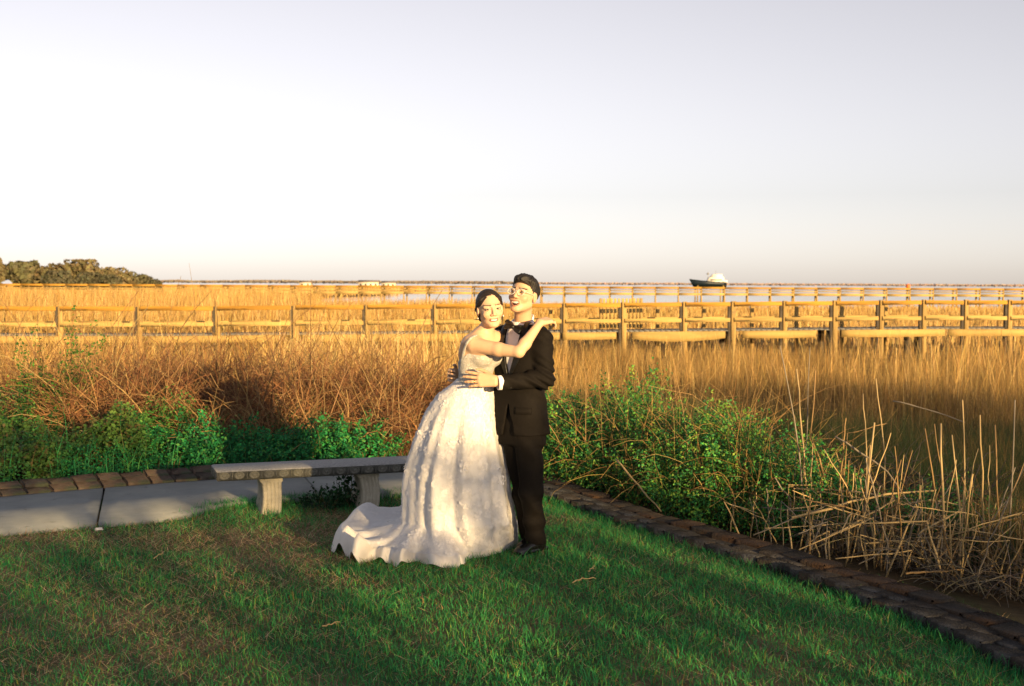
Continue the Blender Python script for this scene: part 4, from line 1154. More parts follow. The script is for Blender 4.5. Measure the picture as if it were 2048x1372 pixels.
for k in range(nmed):
    p = BP((k + 0.5) * sp_, 0.0005, SEAT - TH / 2 - 0.001)
    put_copy("medallion", mm_, seat, p, (0, 0, brz))
    if k: put_copy("dart", dm_, seat, BP(k * sp_, 0.0, SEAT - TH / 2 - 0.001), (0, 0, brz))
for k in range(3):      # on the end face
    put_copy("medallion", mm_, seat, BP(0.0005, DEP * (k + 0.5) / 3, SEAT - TH / 2 - 0.001), (0, 0, brz - math.pi / 2))
# fluted legs
def leg(u, bulge):
    nz, nxx = 22, 41; W = 0.15; H = SEAT - TH + 0.06; V = []; F = []
    for i in range(nz + 1):
        t = i / nz; z = SEAT - TH + 0.002 - H * t
        s = 0.020 * math.sin(t * math.pi * 1.7 + 0.3) * bulge - 0.028 * t * bulge            # S curve seen from the side
        lx = 0.018 * math.sin(t * math.pi * 1.25) * bulge
        w = W * (1.10 if t < 0.10 else 1.0 - 0.10 * math.sin(math.pi * min(1, t)) + (0.05 if t > 0.93 else 0))
        for j in range(nxx):
            q = j / (nxx - 1)
            fl_ = 0.010 * (abs(math.sin(q * math.pi * 5)) ** 0.7) if 0.10 < t < 0.90 else 0.010
            V.append(BP(u + (q - 0.5) * w + lx, 0.05 - fl_ + s, z))
        V.append(BP(u + 0.5 * w + lx, DEP - 0.06 - s, z)); V.append(BP(u - 0.5 * w + lx, DEP - 0.06 - s, z))
    m = nxx + 2
    for i in range(nz):
        for j in range(m): F.append((i * m + j, (i + 1) * m + j, (i + 1) * m + (j + 1) % m, i * m + (j + 1) % m))
    F.append(tuple(range(m))); F.append(tuple(nz * m + j for j in range(m - 1, -1, -1)))
    put("leg", V, F, M_stoneleg, bench)
ul = float(np.dot(gnd(541, 1020)[:2] - fl[:2], bx)); ur = float(np.dot(gnd(750, 1020)[:2] - fl[:2], bx))
leg(ul, 0.6); leg(ur, 1.3)

# ================================================================== THE COUPLE
def unit(v): v = np.asarray(v, float); return v / np.linalg.norm(v)

def hand_chains(wrist, fwd, back, thumb_side, size=1.0, curls=(0.35, 0.4, 0.45, 0.5), spread=0.10, thumb=(0.5, 0.35), thumb_out=0.9):
    """cones of a hand: wrist point, finger direction, direction of the back of the hand, direction of the thumb side"""
    x = unit(fwd); z = np.asarray(back, float); z = unit(z - x * np.dot(z, x)); y = np.cross(z, x)
    if np.dot(y, thumb_side) < 0: y = -y
    P = lambda a, b, c: np.asarray(wrist, float) + size * (x * a + y * b + z * c)
    palm = []; fing = []
    base_y = (0.031, 0.010, -0.011, -0.030); base_x = (0.088, 0.092, 0.088, 0.080)
    lens = ((0.040, 0.025, 0.020), (0.044, 0.028, 0.021), (0.041, 0.026, 0.020), (0.032, 0.020, 0.018))
    for k in range(4):
        p = (base_x[k], base_y[k], 0.004)
        palm.append((P(0.0, base_y[k] * 0.55, 0), P(*p), 0.0165 * size, 0.0125 * size))
        a = spread * (1.5 - k) * 0.6; el = -curls[k] * 0.6
        r = (0.0095, 0.0088, 0.0078, 0.0064) if k < 3 else (0.0083, 0.0077, 0.0068, 0.0057)
        q = np.array(p); ch = []
        for j in range(3):
            d = np.array([math.cos(el) * math.cos(a), math.cos(el) * math.sin(a), math.sin(el)])
            e = q + d * lens[k][j]
            ch.append((P(*q), P(*e), r[j] * size, r[j + 1] * size)); q = e; el -= curls[k]
        fing.append(ch)
    palm.append((P(0.012, 0.012, -0.006), P(0.045, 0.034, -0.010), 0.018 * size, 0.014 * size))
    q = np.array((0.030, 0.034, -0.006)); a = thumb_out; el = -thumb[0]; ch = []
    for L_, r0, r1 in ((0.036, 0.0125, 0.0105), (0.030, 0.0105, 0.0095), (0.022, 0.0095, 0.0075)):
        d = np.array([math.cos(el) * math.cos(a), math.cos(el) * math.sin(a), math.sin(el)]); e = q + d * L_
        ch.append((P(*q), P(*e), r0 * size, r1 * size)); q = e; a -= thumb[1]; el += 0.1
    fing.append(ch)
    return palm, fing

def hand_sdf(Pts, H, k=0.006):
    palm, fing = H
    allp = np.array([c[i] for c in palm for i in (0, 1)] + [c[i] for f in fing for c in f for i in (0, 1)])
    lo = allp.min(0) - 0.05; hi = allp.max(0) + 0.05
    out = np.sqrt((np.maximum(np.maximum(lo - Pts, Pts - hi), 0) ** 2).sum(1)).astype(np.float32) + 0.03
    m = ((Pts > lo) & (Pts < hi)).all(1)
    if m.any():
        Q = Pts[m]; d = None
        for c in palm:
            e = cone(Q, *c); d = e if d is None else smin(d, e, 0.014)
        fd = None
        for f in fing:
            g = None
            for c in f:
                e = cone(Q, *c); g = e if g is None else smin(g, e, 0.004)
            fd = g if fd is None else np.minimum(fd, g)
        out[m] = smin(d, fd, 0.007)
    return out

def head_sdf(L, smile=1.0, mouth_open=0.0, fem=False):
    """L: points in head space (face towards -Y)"""
    w = 0.96 if fem else 1.0
    d = ell(L, (0, 0.016, 0.036), (0.076 * w, 0.094, 0.084))
    d = smin(d, ell(L, (0, -0.022, -0.025), (0.063 * w, 0.068, 0.084)), 0.03)
    jw = 0.050 if not fem else 0.042
    for s in (-1, 1):
        d = smin(d, cone(L, (s * jw, 0.002, -0.052), (s * 0.017, -0.064, -0.096 if not fem else -0.090), 0.021 if not fem else 0.018, 0.017 if not fem else 0.014), 0.022)
        d = smin(d, ell(L, (s * 0.036, -0.064, -0.026), (0.026, 0.021, 0.022)), 0.016)             # cheek
        d = smin(d, cone(L, (s * 0.012, -0.084, 0.026), (s * 0.046, -0.066, 0.022), 0.011 if not fem else 0.008, 0.010), 0.014)  # brow
    d = smin(d, ell(L, (0, -0.070, -0.098 if not fem else -0.092), (0.021, 0.019, 0.017) if not fem else (0.017, 0.017, 0.015)), 0.016)                          # chin
    for s in (-1, 1):
        d = smax(d, -ell(L, (s * 0.031, -0.103, 0.006), (0.020, 0.017, 0.012)), 0.014)               # eye socket
        d = smin(d, ell(L, (s * 0.031, -0.077, 0.006), (0.0155, 0.0135, 0.0105)), 0.006)             # lid
    d = smin(d, cone(L, (0, -0.088, 0.014), (0, -0.1065, -0.026), 0.0075, 0.0105), 0.012)            # nose
    for s in (-1, 1): d = smin(d, ell(L, (s * 0.0125, -0.096, -0.030), (0.0085, 0.010, 0.0075)), 0.006)
    # lips: a curved tube that rises at the corners
    u = L[:, 0]; zc = -0.0605 + 7.0 * smile * u * u; yc = -0.0895 + 9.0 * u * u
    halfw = 0.021 if fem else 0.024
    tl = np.clip(np.abs(u) - halfw, 0, None)
    op = 0.5 * mouth_open * np.clip(1 - (u / halfw) ** 2, 0, 1) ** 0.5
    up_ = np.sqrt((L[:, 1] - yc) ** 2 + (L[:, 2] - (zc + 0.003 + op * 0.5)) ** 2 + tl ** 2) - 0.0046
    lo_ = np.sqrt((L[:, 1] - yc - 0.002) ** 2 + (L[:, 2] - (zc - 0.006 - op * 1.5)) ** 2 + tl ** 2) - 0.0052
    d = smin(d, np.minimum(up_, lo_), 0.006)
    if mouth_open:
        cz = zc - op * 0.5 - 0.001
        cav = np.sqrt(((L[:, 2] - cz) / np.maximum(op * 0.85 + 0.0015, 0.001)) ** 2 + ((L[:, 1] - yc) / 0.015) ** 2 + (np.clip(np.abs(u) - 0.019, 0, None) / 0.004) ** 2) - 1
        d = smax(d, -cav * 0.004, 0.002)
        teeth = np.sqrt((L[:, 1] - yc - 0.007) ** 2 + (np.clip(np.abs(u) - 0.018, 0, None)) ** 2 + (np.clip(np.abs(L[:, 2] - (zc + op * 0.15)) - 0.0035, 0, None)) ** 2) - 0.004
        d = np.minimum(d, teeth)
    for s in (-1, 1):                                                                                # ears
        e = ell(L, (s * 0.079 * w, 0.012, -0.004), (0.0085, 0.020, 0.032))
        e = smax(e, -ell(L, (s * 0.088 * w, 0.007, 0.0), (0.006, 0.011, 0.018)), 0.006)
        d = smin(d, e, 0.008)
    return d

def paint_face(L, C, fem, mouth_open, smile):
    """the colours a face has: lips, teeth, brows, lashes, cheeks"""
    front = L[:, 1] < -0.05
    u = L[:, 0]; zc = -0.0605 + 7.0 * smile * u * u; hw = 0.021 if fem else 0.024; op = 0.5 * mouth_open * np.clip(1 - (u / hw) ** 2, 0, 1) ** 0.5
    yc = -0.0895 + 9.0 * u * u
    lip = front & (np.abs(u) < hw + 0.004) & (L[:, 2] < zc + 0.0075 + op * 0.5) & (L[:, 2] > zc - 0.0115 - op * 1.5)
    C[lip] = (0.42, 0.13, 0.10) if fem else (0.38, 0.16, 0.11)
    t = front & (np.abs(u) < 0.0175) & (L[:, 2] < zc + 0.0016) & (L[:, 2] > zc - 0.0052)
    if mouth_open:
        inn = front & (np.abs(u) < 0.0235) & (L[:, 1] > yc - 0.003) & (L[:, 2] < zc + op * 0.6) & (L[:, 2] > zc - op * 1.75)
        C[inn] = (0.05, 0.015, 0.012)
        C[inn & (L[:, 2] > zc - op * 0.55)] = (0.78, 0.74, 0.66)
    else:
        C[t] = (0.78, 0.74, 0.68)
    for s in (-1, 1):
        e = s * u - 0.031
        arc = 0.0035 - 14 * e * e
        ez_ = L[:, 2] - (0.0030 + 0.5 * arc)
        hh_ = (0.0036 if fem else 0.0042) * np.sqrt(np.clip(1 - (e / 0.0145) ** 2, 0, 1))
        opn = front & (np.abs(e) < 0.0145) & (np.abs(ez_) < hh_)
        C[opn] = (0.52, 0.44, 0.38)
        C[opn & (np.abs(e + s * (0.002 if fem else 0.004)) < 0.0058)] = (0.02, 0.012, 0.009)
        lash = front & (np.abs(e) < 0.0165) & (np.abs(ez_ - hh_ - 0.0010) < 0.0019)
        C[lash] = (0.03, 0.018, 0.013)
        br = front & (e > -0.021) & (e < 0.023) & (np.abs(L[:, 2] - (0.029 + 0.06 * (e + 0.02) - 6 * np.clip(e - 0.005, 0, 1) ** 2)) < (0.0026 if fem else 0.0042))
        C[br] = (0.06, 0.035, 0.022) if fem else (0.025, 0.017, 0.013)
        ck = front & (((s * u - 0.037) / 0.02) ** 2 + ((L[:, 2] + 0.024) / 0.018) ** 2 < 1)
        C[ck] = C[ck] * np.array([1.06, 0.88, 0.86])
    return C

M_skin = mat("skin", None, 0.5, var=0.05, scale=40, attr=True, spec=0.35)
M_hair = mat("black_hair", (0.008, 0.006, 0.0055), 0.6, var=0.4, scale=30, bump=0.25, bscale=120, spec=0.5, stretch=(4, 0.6, 1))
M_hairb = mat("dark_brown_hair", (0.016, 0.0095, 0.006), 0.55, var=0.4, scale=30, bump=0.25, bscale=120, spec=0.5, stretch=(4, 0.6, 1))
M_tux = mat("black_wool", (0.0072, 0.0058, 0.005), 0.8, var=0.25, scale=60, bump=0.1, bscale=300, spec=0.13)
M_satin = mat("black_satin", (0.006, 0.006, 0.006), 0.35, var=0.2, scale=20, spec=0.4)
M_shirt = mat("white_cotton", (0.78, 0.77, 0.80), 0.8, var=0.05, scale=20, bump=0.1, bscale=200)
M_shoe = mat("black_leather", (0.008, 0.008, 0.008), 0.25, var=0.2, scale=10, spec=0.5)
M_gold = mat("gold", (0.85, 0.55, 0.18), 0.25, var=0.1, scale=10, metal=1.0)
M_pearl = mat("earring_pearl", (0.8, 0.72, 0.62), 0.25, var=0.05, scale=10, spec=0.5)
M_clear = mat("clear_acetate", (0.62, 0.60, 0.57), 0.12, var=0.05, scale=10, spec=0.6)
M_button = mat("black_button", (0.01, 0.01, 0.01), 0.3, var=0.1, scale=10, spec=0.5)
SKIN_G = (0.56, 0.35, 0.22); SKIN_B = (0.62, 0.40, 0.255)

YG = 7.72
def G(px, py, dy=0.0): return at(px, py, YG + dy)

# ---------------------------------------------------------------- groom
gy = math.radians(-36)                                   # chest turned to the left, towards the bride
g_front = np.array([math.sin(gy), -math.cos(gy), 0.0]); g_left = np.array([math.cos(gy), math.sin(gy), 0.0])   # his left: image right, nearer
gb_ = G(1064, 1106); gb_[2] = 0.0
groom = thing("person", gb_, "man in black tuxedo, white shirt and bow tie, laughing with head tilted back", "person")
G_HR = rotm(-27, 11, 6); G_HC = G(1046, 592, -0.03)
def gl(P): return (P - G_HC.astype(np.float32)) @ G_HR.astype(np.float32)
zt = np.array([0.60, 0.72, 0.84, 0.95, 1.06, 1.16, 1.26, 1.34, 1.39, 1.425, 1.46])
cxp = np.array([1043, 1042, 1041, 1039, 1039, 1041, 1044, 1046, 1046, 1045, 1045.0])
ax_ = np.array([0.178, 0.184, 0.178, 0.166, 0.160, 0.172, 0.186, 0.182, 0.150, 0.085, 0.06])
bx_ = np.array([0.128, 0.132, 0.130, 0.118, 0.112, 0.118, 0.122, 0.112, 0.092, 0.066, 0.055])
cx_ = np.array([G(p, 800)[0] for p in cxp]); cy_ = YG + np.array([0.02, 0.02, 0.02, 0.015, 0.01, 0.01, 0.02, 0.03, 0.04, 0.045, 0.05])
def torso_local(P):
    z = P[:, 2]; qx = P[:, 0] - np.interp(z, zt, cx_); qy = P[:, 1] - np.interp(z, zt, cy_)
    lx = qx * g_left[0] + qy * g_left[1]; ly = -(qx * g_front[0] + qy * g_front[1])      # ly<0 in front
    return lx, ly, z
def torso_sdf(P, off=0.0):
    lx, ly, z = torso_local(P)
    a = np.interp(z, zt, ax_) + off; b = np.interp(z, zt, bx_) + off
    k = (np.abs(lx / a) ** 2.3 + np.abs(ly / b) ** 2.3) ** (1 / 2.3)
    return (k - 1) * np.minimum(a, b) * 0.9
S_L = G(1083, 678, -0.085); E_L = G(1089, 757, -0.14); W_L = G(1003, 765, -0.235)
S_R = G(1003, 676, 0.10); E_R = G(958, 742, 0.25); W_R = G(917, 752, 0.19)
HAND_L = hand_chains(G(990, 762, -0.25), np.array([-1, 0.10, 0.06]), np.array([0.15, -1, 0.25]), np.array([0, 0, 1]), 1.06, (0.10, 0.12, 0.16, 0.20), 0.16, (0.15, 0.25), 0.55)
HAND_R = hand_chains(G(913, 750, 0.165), unit(np.array([-0.45, -1.0, 0.05])), unit(np.array([-1, 0.45, 0.1])), np.array([0, 0, 1]), 1.0, (0.66, 0.68, 0.70, 0.72), 0.04, (0.3, 0.35), 0.7)
NECK0 = G(1046, 652, 0.04); 
def groom_body(P):
    d = torso_sdf(P, -0.022)
    d = smax(d, P[:, 2] - 1.42, 0.02)
    hd = head_sdf(gl(P), 0.9, 0.021, False)
    nk = cone(P, NECK0, G_HC + G_HR @ np.array([0, 0.028, -0.055]), 0.056, 0.053)
    d = smin(smin(hd, nk, 0.022), d, 0.03)
    d = smin(d, chain(P, [S_L, E_L, W_L], [0.045, 0.036, 0.026]), 0.02)
    d = smin(d, chain(P, [S_R, E_R, W_R], [0.045, 0.036, 0.026]), 0.02)
    d = smin(d, hand_sdf(P, HAND_L), 0.012)
    d = smin(d, hand_sdf(P, HAND_R), 0.012)
    return smax(d, 0.70 - P[:, 2], 0.01)
def person_body(fn, lo, hi, skin, HC, HR, fem, mo, sm, parent, h=0.0033):
    V, F = surf(fn, lo, hi, h)
    C = np.tile(np.array(skin), (len(V), 1))
    L = (V - HC) @ HR
    C = paint_face(L, C, fem, mo, sm)
    return put("body", V, F, M_skin, parent, cols=C, smooth=True)
gbody = person_body(groom_body, G(880, 800, 0.0) - [0, 0.45, 0.25], G(1125, 540, 0.0) + [0, 0.45, 0.02], SKIN_G, G_HC, G_HR, False, 0.021, 0.9, groom)

# hair: full on top, short at the sides
def groom_hair(P):
    L = gl(P)
    cap = ell(L, (0, 0.026, 0.042), (0.0825, 0.100, 0.0885))
    top = ell(L, (0.002, -0.012, 0.090), (0.067, 0.088, 0.044))
    d = smin(cap, top, 0.025)
    d = d + 0.0022 * np.sin(L[:, 0] * 210 + 90 * L[:, 1] + 5 * np.sin(L[:, 1] * 47 + 1) + 2 * np.sin(L[:, 2] * 90)) + 0.003 * np.sin(L[:, 0] * 70 + 2) * np.sin(L[:, 1] * 60 + 1)
    d = smax(d, -ell(L, (0, -0.122, -0.012), (0.064, 0.090, 0.092)), 0.006)
    yf = np.interp(L[:, 2], [-0.04, 0.0, 0.035, 0.055, 0.075, 0.085], [0.004, -0.012, -0.030, -0.048, -0.090, -0.2])
    d = smax(d, yf - L[:, 1], 0.008)
    low = (-0.030 - 0.35 * np.clip(L[:, 1], -0.1, 0.12)) - L[:, 2]
    d = smax(d, low, 0.008)
    d = smax(d, -ell(L, (0.088, 0.006, -0.006), (0.02, 0.026, 0.036)), 0.004)
    d = smax(d, -ell(L, (-0.088, 0.006, -0.006), (0.02, 0.026, 0.036)), 0.004)
    return d
V, F = surf(groom_hair, G_HC - 0.16, G_HC + 0.17, 0.003)
put("hair", V, F, M_hair, groom, smooth=True)
# glasses
gls = None
def HP(HC, HR, p): return HC + HR @ np.asarray(p, float)
mb = MB()
for s in (-1, 1):
    ring = [HP(G_HC, G_HR, (s * 0.033 + 0.024 * math.cos(a), -0.106 + 0.012 * abs(0.033 + 0.024 * math.cos(a)) * 5 * 0.5 + 0.003, 0.004 + 0.0195 * math.sin(a))) for a in np.linspace(0, 2 * math.pi, 22)]
    mb.tube(ring, 0.0021, 6)
    mb.tube([HP(G_HC, G_HR, (s * 0.057, -0.100, 0.009)), HP(G_HC, G_HR, (s * 0.074, -0.085, 0.009)), HP(G_HC, G_HR, (s * 0.079, -0.02, 0.008)), HP(G_HC, G_HR, (s * 0.080, 0.015, 0.006))], 0.0014, 6)
mb.tube([HP(G_HC, G_HR, (-0.010, -0.106, 0.008)), HP(G_HC, G_HR, (0, -0.109, 0.010)), HP(G_HC, G_HR, (0.010, -0.106, 0.008))], 0.0014, 6)
mb.build("glasses", M_clear, groom, smooth=True)

# shirt
def shirt(P):
    lx, ly, z = torso_local(P)
    d = torso_sdf(P, -0.010)
    d = smax(d, z - 1.415, 0.02)
    d = smax(d, 1.035 - z, 0.01)
    col = cone(P, G(1043, 660, 0.04), G(1047, 622, 0.03), 0.074, 0.068)
    col = smax(col, z - (1.452 + 0.34 * ly + 0.10 * lx), 0.004)
    d = smin(d, col, 0.012)
    return smax(d, -cone(P, NECK0, G_HC + G_HR @ np.array([0, 0.028, -0.055]), 0.060, 0.056), 0.003)
V, F = surf(shirt, G(960, 880) - [0, 0.3, 0.05], G(1120, 620) + [0, 0.35, 0.02], 0.0048)
put("shirt", V, F, M_shirt, groom, smooth=True)
# jacket
VBOT, VTOP = 1.075, 1.415
def v_half(z): return np.interp(z, [VBOT, 1.18, 1.30, VTOP, 1.46], [0.0, 0.030, 0.056, 0.066, 0.07])
def fold(P, f, amp, ph=0.0): return amp * np.sin(P[:, 0] * f[0] + P[:, 1] * f[1] + P[:, 2] * f[2] + ph + 1.5 * np.sin(P[:, 2] * 17 + P[:, 0] * 9))
def jacket(P):
    lx, ly, z = torso_local(P)
    d = torso_sdf(P, 0.006)
    d = smax(d, z - (1.418 + 0.10 * ly), 0.02)
    flare = np.clip(0.86 - z, 0, 1)
    # sleeves
    sl = chain(P, [S_L, E_L, W_L], [0.071, 0.058, 0.044], 0.03)
    sl = smax(sl, (P - (W_L + 0.0)) @ unit(W_L - E_L).astype(np.float32), 0.004)
    sr = chain(P, [S_R, E_R, W_R], [0.071, 0.058, 0.044], 0.03)
    sr = smax(sr, (P - W_R) @ unit(W_R - E_R).astype(np.float32), 0.004)
    near = np.exp(-((P - E_L) ** 2).sum(1) / 0.012)
    sl = sl + near * 0.009 * np.sin(P[:, 0] * 80 + P[:, 2] * 130) + fold(P, (40, 20, 70), 0.0036)
    d = d + fold(P, (18, 25, 45), 0.0030) * np.clip((1.2 - z) * 4, 0.2, 1)
    d = smin(smin(d, sr, 0.03), sl, 0.022)
    # back vent / hem line
    d = smax(d, (0.725 + 0.02 * lx) - z, 0.006)
    # open front: V and the cut-away below the button
    wv = np.abs(lx) - v_half(z)
    cutv = np.maximum(np.maximum(wv, VBOT - z), ly)
    d = smax(d, -cutv, 0.004)
    cw = np.maximum(np.maximum(np.abs(lx) - np.interp(z, [0.72, 0.92], [0.05, 0.004]), z - 0.92), ly + 0.02)
    d = smax(d, -cw, 0.006)
    return np.maximum(d, -torso_sdf(P, -0.012))
V, F = surf(jacket, G(880, 905) - [0, 0.42, 0.05], G(1130, 620) + [0, 0.45, 0.03], 0.0052)
jk = put("jacket", V, F, M_tux, groom, smooth=True)
def lapel(P):
    lx, ly, z = torso_local(P)
    w0 = v_half(z); wd = np.interp(z, [VBOT, 1.20, 1.31, 1.33, VTOP], [0.012, 0.040, 0.066, 0.046, 0.026])
    band = np.maximum(w0 - 0.004 - np.abs(lx), np.abs(lx) - w0 - wd)
    band = np.maximum(band, np.maximum(VBOT - z, z - 1.425)); band = np.maximum(band, ly + 0.01)
    sh = np.abs(torso_sdf(P, 0.011)) - 0.0035
    return smax(sh, band, 0.003)
V, F = surf(lapel, G(960, 800) - [0, 0.3, 0], G(1110, 625) + [0, 0.3, 0.02], 0.0035)
put("lapel", V, F, M_satin, jk, smooth=True)
# bow tie
tc = G(1027, 654, -0.125); ex = unit(g_left + np.array([0, 0, -0.30])); ez = unit(np.cross(ex, g_front) * -1); 
if ez[2] < 0: ez = -ez
def bow(P):
    q = P - tc.astype(np.float32); u = q @ ex.astype(np.float32); w = q @ ez.astype(np.float32); v = q @ g_front.astype(np.float32)
    hh = 0.009 + 0.022 * np.clip(np.abs(u) / 0.055, 0, 1) ** 0.8
    wing = np.maximum(np.maximum(np.abs(w) - hh, np.abs(u) - 0.060), np.abs(v) - 0.011 + 0.005 * np.cos(w * 160))
    return smin(wing, ell(np.stack([u, w, v], 1), (0, 0, 0.004), (0.011, 0.013, 0.015)), 0.004)
V, F = surf(bow, tc - 0.09, tc + 0.09, 0.003)
put("bow_tie", V, F, M_satin, groom, smooth=True)
# cuffs, buttons, ring
def cuff(W, E):
    ax = unit(W - E); n_ = 18; V = []; F = []
    u = unit(np.cross(ax, [0, 0, 1])); w = np.cross(ax, u)
    for t, r in ((-0.012, 0.041), (0.024, 0.0405), (0.026, 0.0375), (-0.012, 0.037)):
        for k in range(n_):
            a = 2 * math.pi * k / n_; V.append(W + ax * t + r * (u * math.cos(a) * 0.9 + w * math.sin(a) * 1.1))
    for i in range(4):
        for k in range(n_): F.append((i * n_ + k, i * n_ + (k + 1) % n_, ((i + 1) % 4) * n_ + (k + 1) % n_, ((i + 1) % 4) * n_ + k))
    put("cuff", V, F, M_shirt, groom, smooth=True)
cuff(W_L, E_L); cuff(W_R, E_R)
for k in range(4):
    ax = unit(W_L - E_L); c = W_L - ax * (0.018 + 0.014 * k) + np.array([0.0, -0.030, -0.034])
    MB().lathe([(0.0055, -0.003), (0.0055, 0.0015), (0.003, 0.003)], (0, 0, 0), 10)
    MB().box(c, (0.009, 0.006, 0.009), bev=0.002).build("cuff_button", M_button, jk)
fb = HAND_L[1][2][0]; rp = (fb[0] * 0.35 + fb[1] * 0.65); ra = unit(fb[1] - fb[0]); u_ = unit(np.cross(ra, [0, 0, 1])); w_ = np.cross(ra, u_)
MB().tube([rp + 0.0105 * (u_ * math.cos(a) + w_ * math.sin(a)) for a in np.linspace(0, 2 * math.pi, 18)], 0.0022, 6).build("wedding_ring", M_gold, groom, smooth=True)
# trousers
HIPL, HIPR = G(1056, 872, -0.03), G(1036, 872, 0.05)
KNL, KNR = G(1062, 985, -0.075), G(1050, 985, 0.05)
ANL, ANR = G(1071, 1084, -0.03), G(1062, 1078, 0.13)
def trousers(P):
    d = torso_sdf(P, -0.016)
    d = smax(d, np.maximum(P[:, 2] - 0.98, 0.66 - P[:, 2]), 0.02)
    a = chain(P, [HIPL, KNL, ANL], [0.096, 0.070, 0.064], 0.02)
    b = chain(P, [HIPR, KNR, ANR], [0.098, 0.076, 0.066], 0.02)
    a = a + fold(P, (30, 10, 22), 0.006) + 0.005 * np.sin(P[:, 2] * 60) * np.exp(-((P[:, 2] - 0.16) / 0.10) ** 2)
    b = b + fold(P, (26, 14, 24), 0.006, 2.0)
    d = smin(d, np.minimum(a, b), 0.02)
    return smax(d, (0.045 + 0.25 * (P[:, 1] - YG) * 0.0) - P[:, 2], 0.006)
V, F = surf(trousers, G(960, 1110) - [0, 0.32, 0.02], G(1125, 760) + [0, 0.36, 0.02], 0.005)
put("trousers", V, F, M_tux, groom, smooth=True)
def shoe(an, dirv):
    x = unit([dirv[0], dirv[1], 0]); y = np.array([-x[1], x[0], 0.0]); o = np.array([an[0], an[1], 0.0]) - x * 0.055
    R = np.stack([x, y, [0, 0, 1]], 1)
    def f(P):
        q = (P - o.astype(np.float32)) @ R.astype(np.float32)
        d = ell(q, (0.02, 0, 0.045), (0.06, 0.038, 0.05))
        d = smin(d, cone(q, (0.03, 0, 0.045), (0.20, 0, 0.022), 0.040, 0.030), 0.03)
        d = smin(d, ell(q, (0.19, 0, 0.02), (0.055, 0.042, 0.030)), 0.02)
        sole = boxd(q, (0.10, 0, 0.008), (0.135, 0.040, 0.010), 0.008)
        return smax(smin(d, sole, 0.006), 0.0 - q[:, 2], 0.002)
    lo = o - 0.30; hi = o + 0.30; lo[2] = -0.012; hi[2] = 0.13
    V, F = surf(f, lo, hi, 0.005)
    put("shoe", V, F, M_shoe, groom, smooth=True)
shoe(ANL, (-0.62, -0.78)); shoe(ANR, (-0.35, -0.93))

# ---------------------------------------------------------------- bride
YB = 7.68
def B(px, py, dy=0.0): return at(px, py, YB + dy)
bb_ = B(950, 1095, 0.15); bb_[2] = 0.0
bride = thing("person", bb_, "woman in white wedding gown with a long train, smiling, arm round the man's neck", "person")
B_HR = rotm(14, -2, -6); B_HC = B(980, 619, -0.06)
by_ = math.radians(52)                                       # chest turned to the right, towards the groom
b_front = np.array([math.sin(by_), -math.cos(by_), 0.0]); b_left = np.array([math.cos(by_), math.sin(by_), 0.0])
zb_ = np.array([0.80, 0.90, 0.98, 1.045, 1.10, 1.17, 1.24, 1.30, 1.335, 1.365, 1.39])
bcx = np.array([B(p, 760)[0] for p in (946, 946, 947, 949, 951, 954, 957, 961, 964, 966, 967)])
bcy = YB + np.array([0.06, 0.06, 0.05, 0.045, 0.04, 0.03, 0.02, 0.015, 0.01, 0.01, 0.01])
bax = np.array([0.165, 0.160, 0.142, 0.118, 0.112, 0.124, 0.142, 0.158, 0.150, 0.085, 0.05])
bbx = np.array([0.125, 0.122, 0.108, 0.092, 0.090, 0.106, 0.112, 0.092, 0.075, 0.055, 0.045])
def b_local(P):
    z = P[:, 2]; qx = P[:, 0] - np.interp(z, zb_, bcx); qy = P[:, 1] - np.interp(z, zb_, bcy)
    return qx * b_left[0] + qy * b_left[1], -(qx * b_front[0] + qy * b_front[1]), z
def b_torso(P, off=0.0):
    lx, ly, z = b_local(P)
    a = np.interp(z, zb_, bax) + off; b = np.interp(z, zb_, bbx) + off
    k = np.sqrt((lx / a) ** 2 + (ly / b) ** 2)
    d = (k - 1) * np.minimum(a, b) * 0.9
    return d
SB_R = B(950, 690, -0.115); EB_R = B(1038, 704, -0.27); WB_R = B(1080, 646, -0.175)
SB_L = B(990, 676, 0.06); EB_L = B(1035, 662, 0.22); WB_L = B(1075, 650, 0.20)
BH_R = hand_chains(B(1080, 645, -0.175), unit([0.62, 0.62, 0.10]), unit([0.15, -0.30, 1.0]), np.array([-0.25, 1.0, 0]), 0.92, (0.62, 0.60, 0.60, 0.60), 0.12, (0.3, 0.3), 0.6)
NB0 = B(966, 674, 0.0)
def bust(P, off=0.0):
    z0 = 1.215
    d = None
    for s in (-1, 1):
        c = np.array([np.interp(z0, zb_, bcx), np.interp(z0, zb_, bcy), z0]) + b_left * s * 0.062 + b_front * 0.085
        e = ell(P, c, (0.058 + off, 0.058 + off, 0.055 + off)); d = e if d is None else smin(d, e, 0.02)
    return d
def bride_body(P):
    d = smin(b_torso(P), bust(P), 0.03)
    d = smax(d, P[:, 2] - 1.385, 0.02)
    L = (P - B_HC.astype(np.float32)) @ B_HR.astype(np.float32)
    hd = head_sdf(L, 1.15, 0.0, True)
    nk = cone(P, NB0, B_HC + B_HR @ np.array([0, 0.024, -0.055]), 0.044, 0.041)
    d = smin(smin(hd, nk, 0.022), d, 0.045)
    m1 = SB_R * 0.45 + EB_R * 0.55 + np.array([0, 0, -0.004]); f1 = EB_R * 0.72 + WB_R * 0.28
    d = smin(d, chain(P, [SB_R, m1, EB_R, f1, WB_R], [0.046, 0.041, 0.0325, 0.0355, 0.0225], 0.016), 0.035)
    d = smin(d, chain(P, [SB_L, EB_L, WB_L], [0.045, 0.036, 0.025]), 0.035)
    d = smin(d, hand_sdf(P, BH_R), 0.012)
    return smax(d, 0.85 - P[:, 2], 0.01)
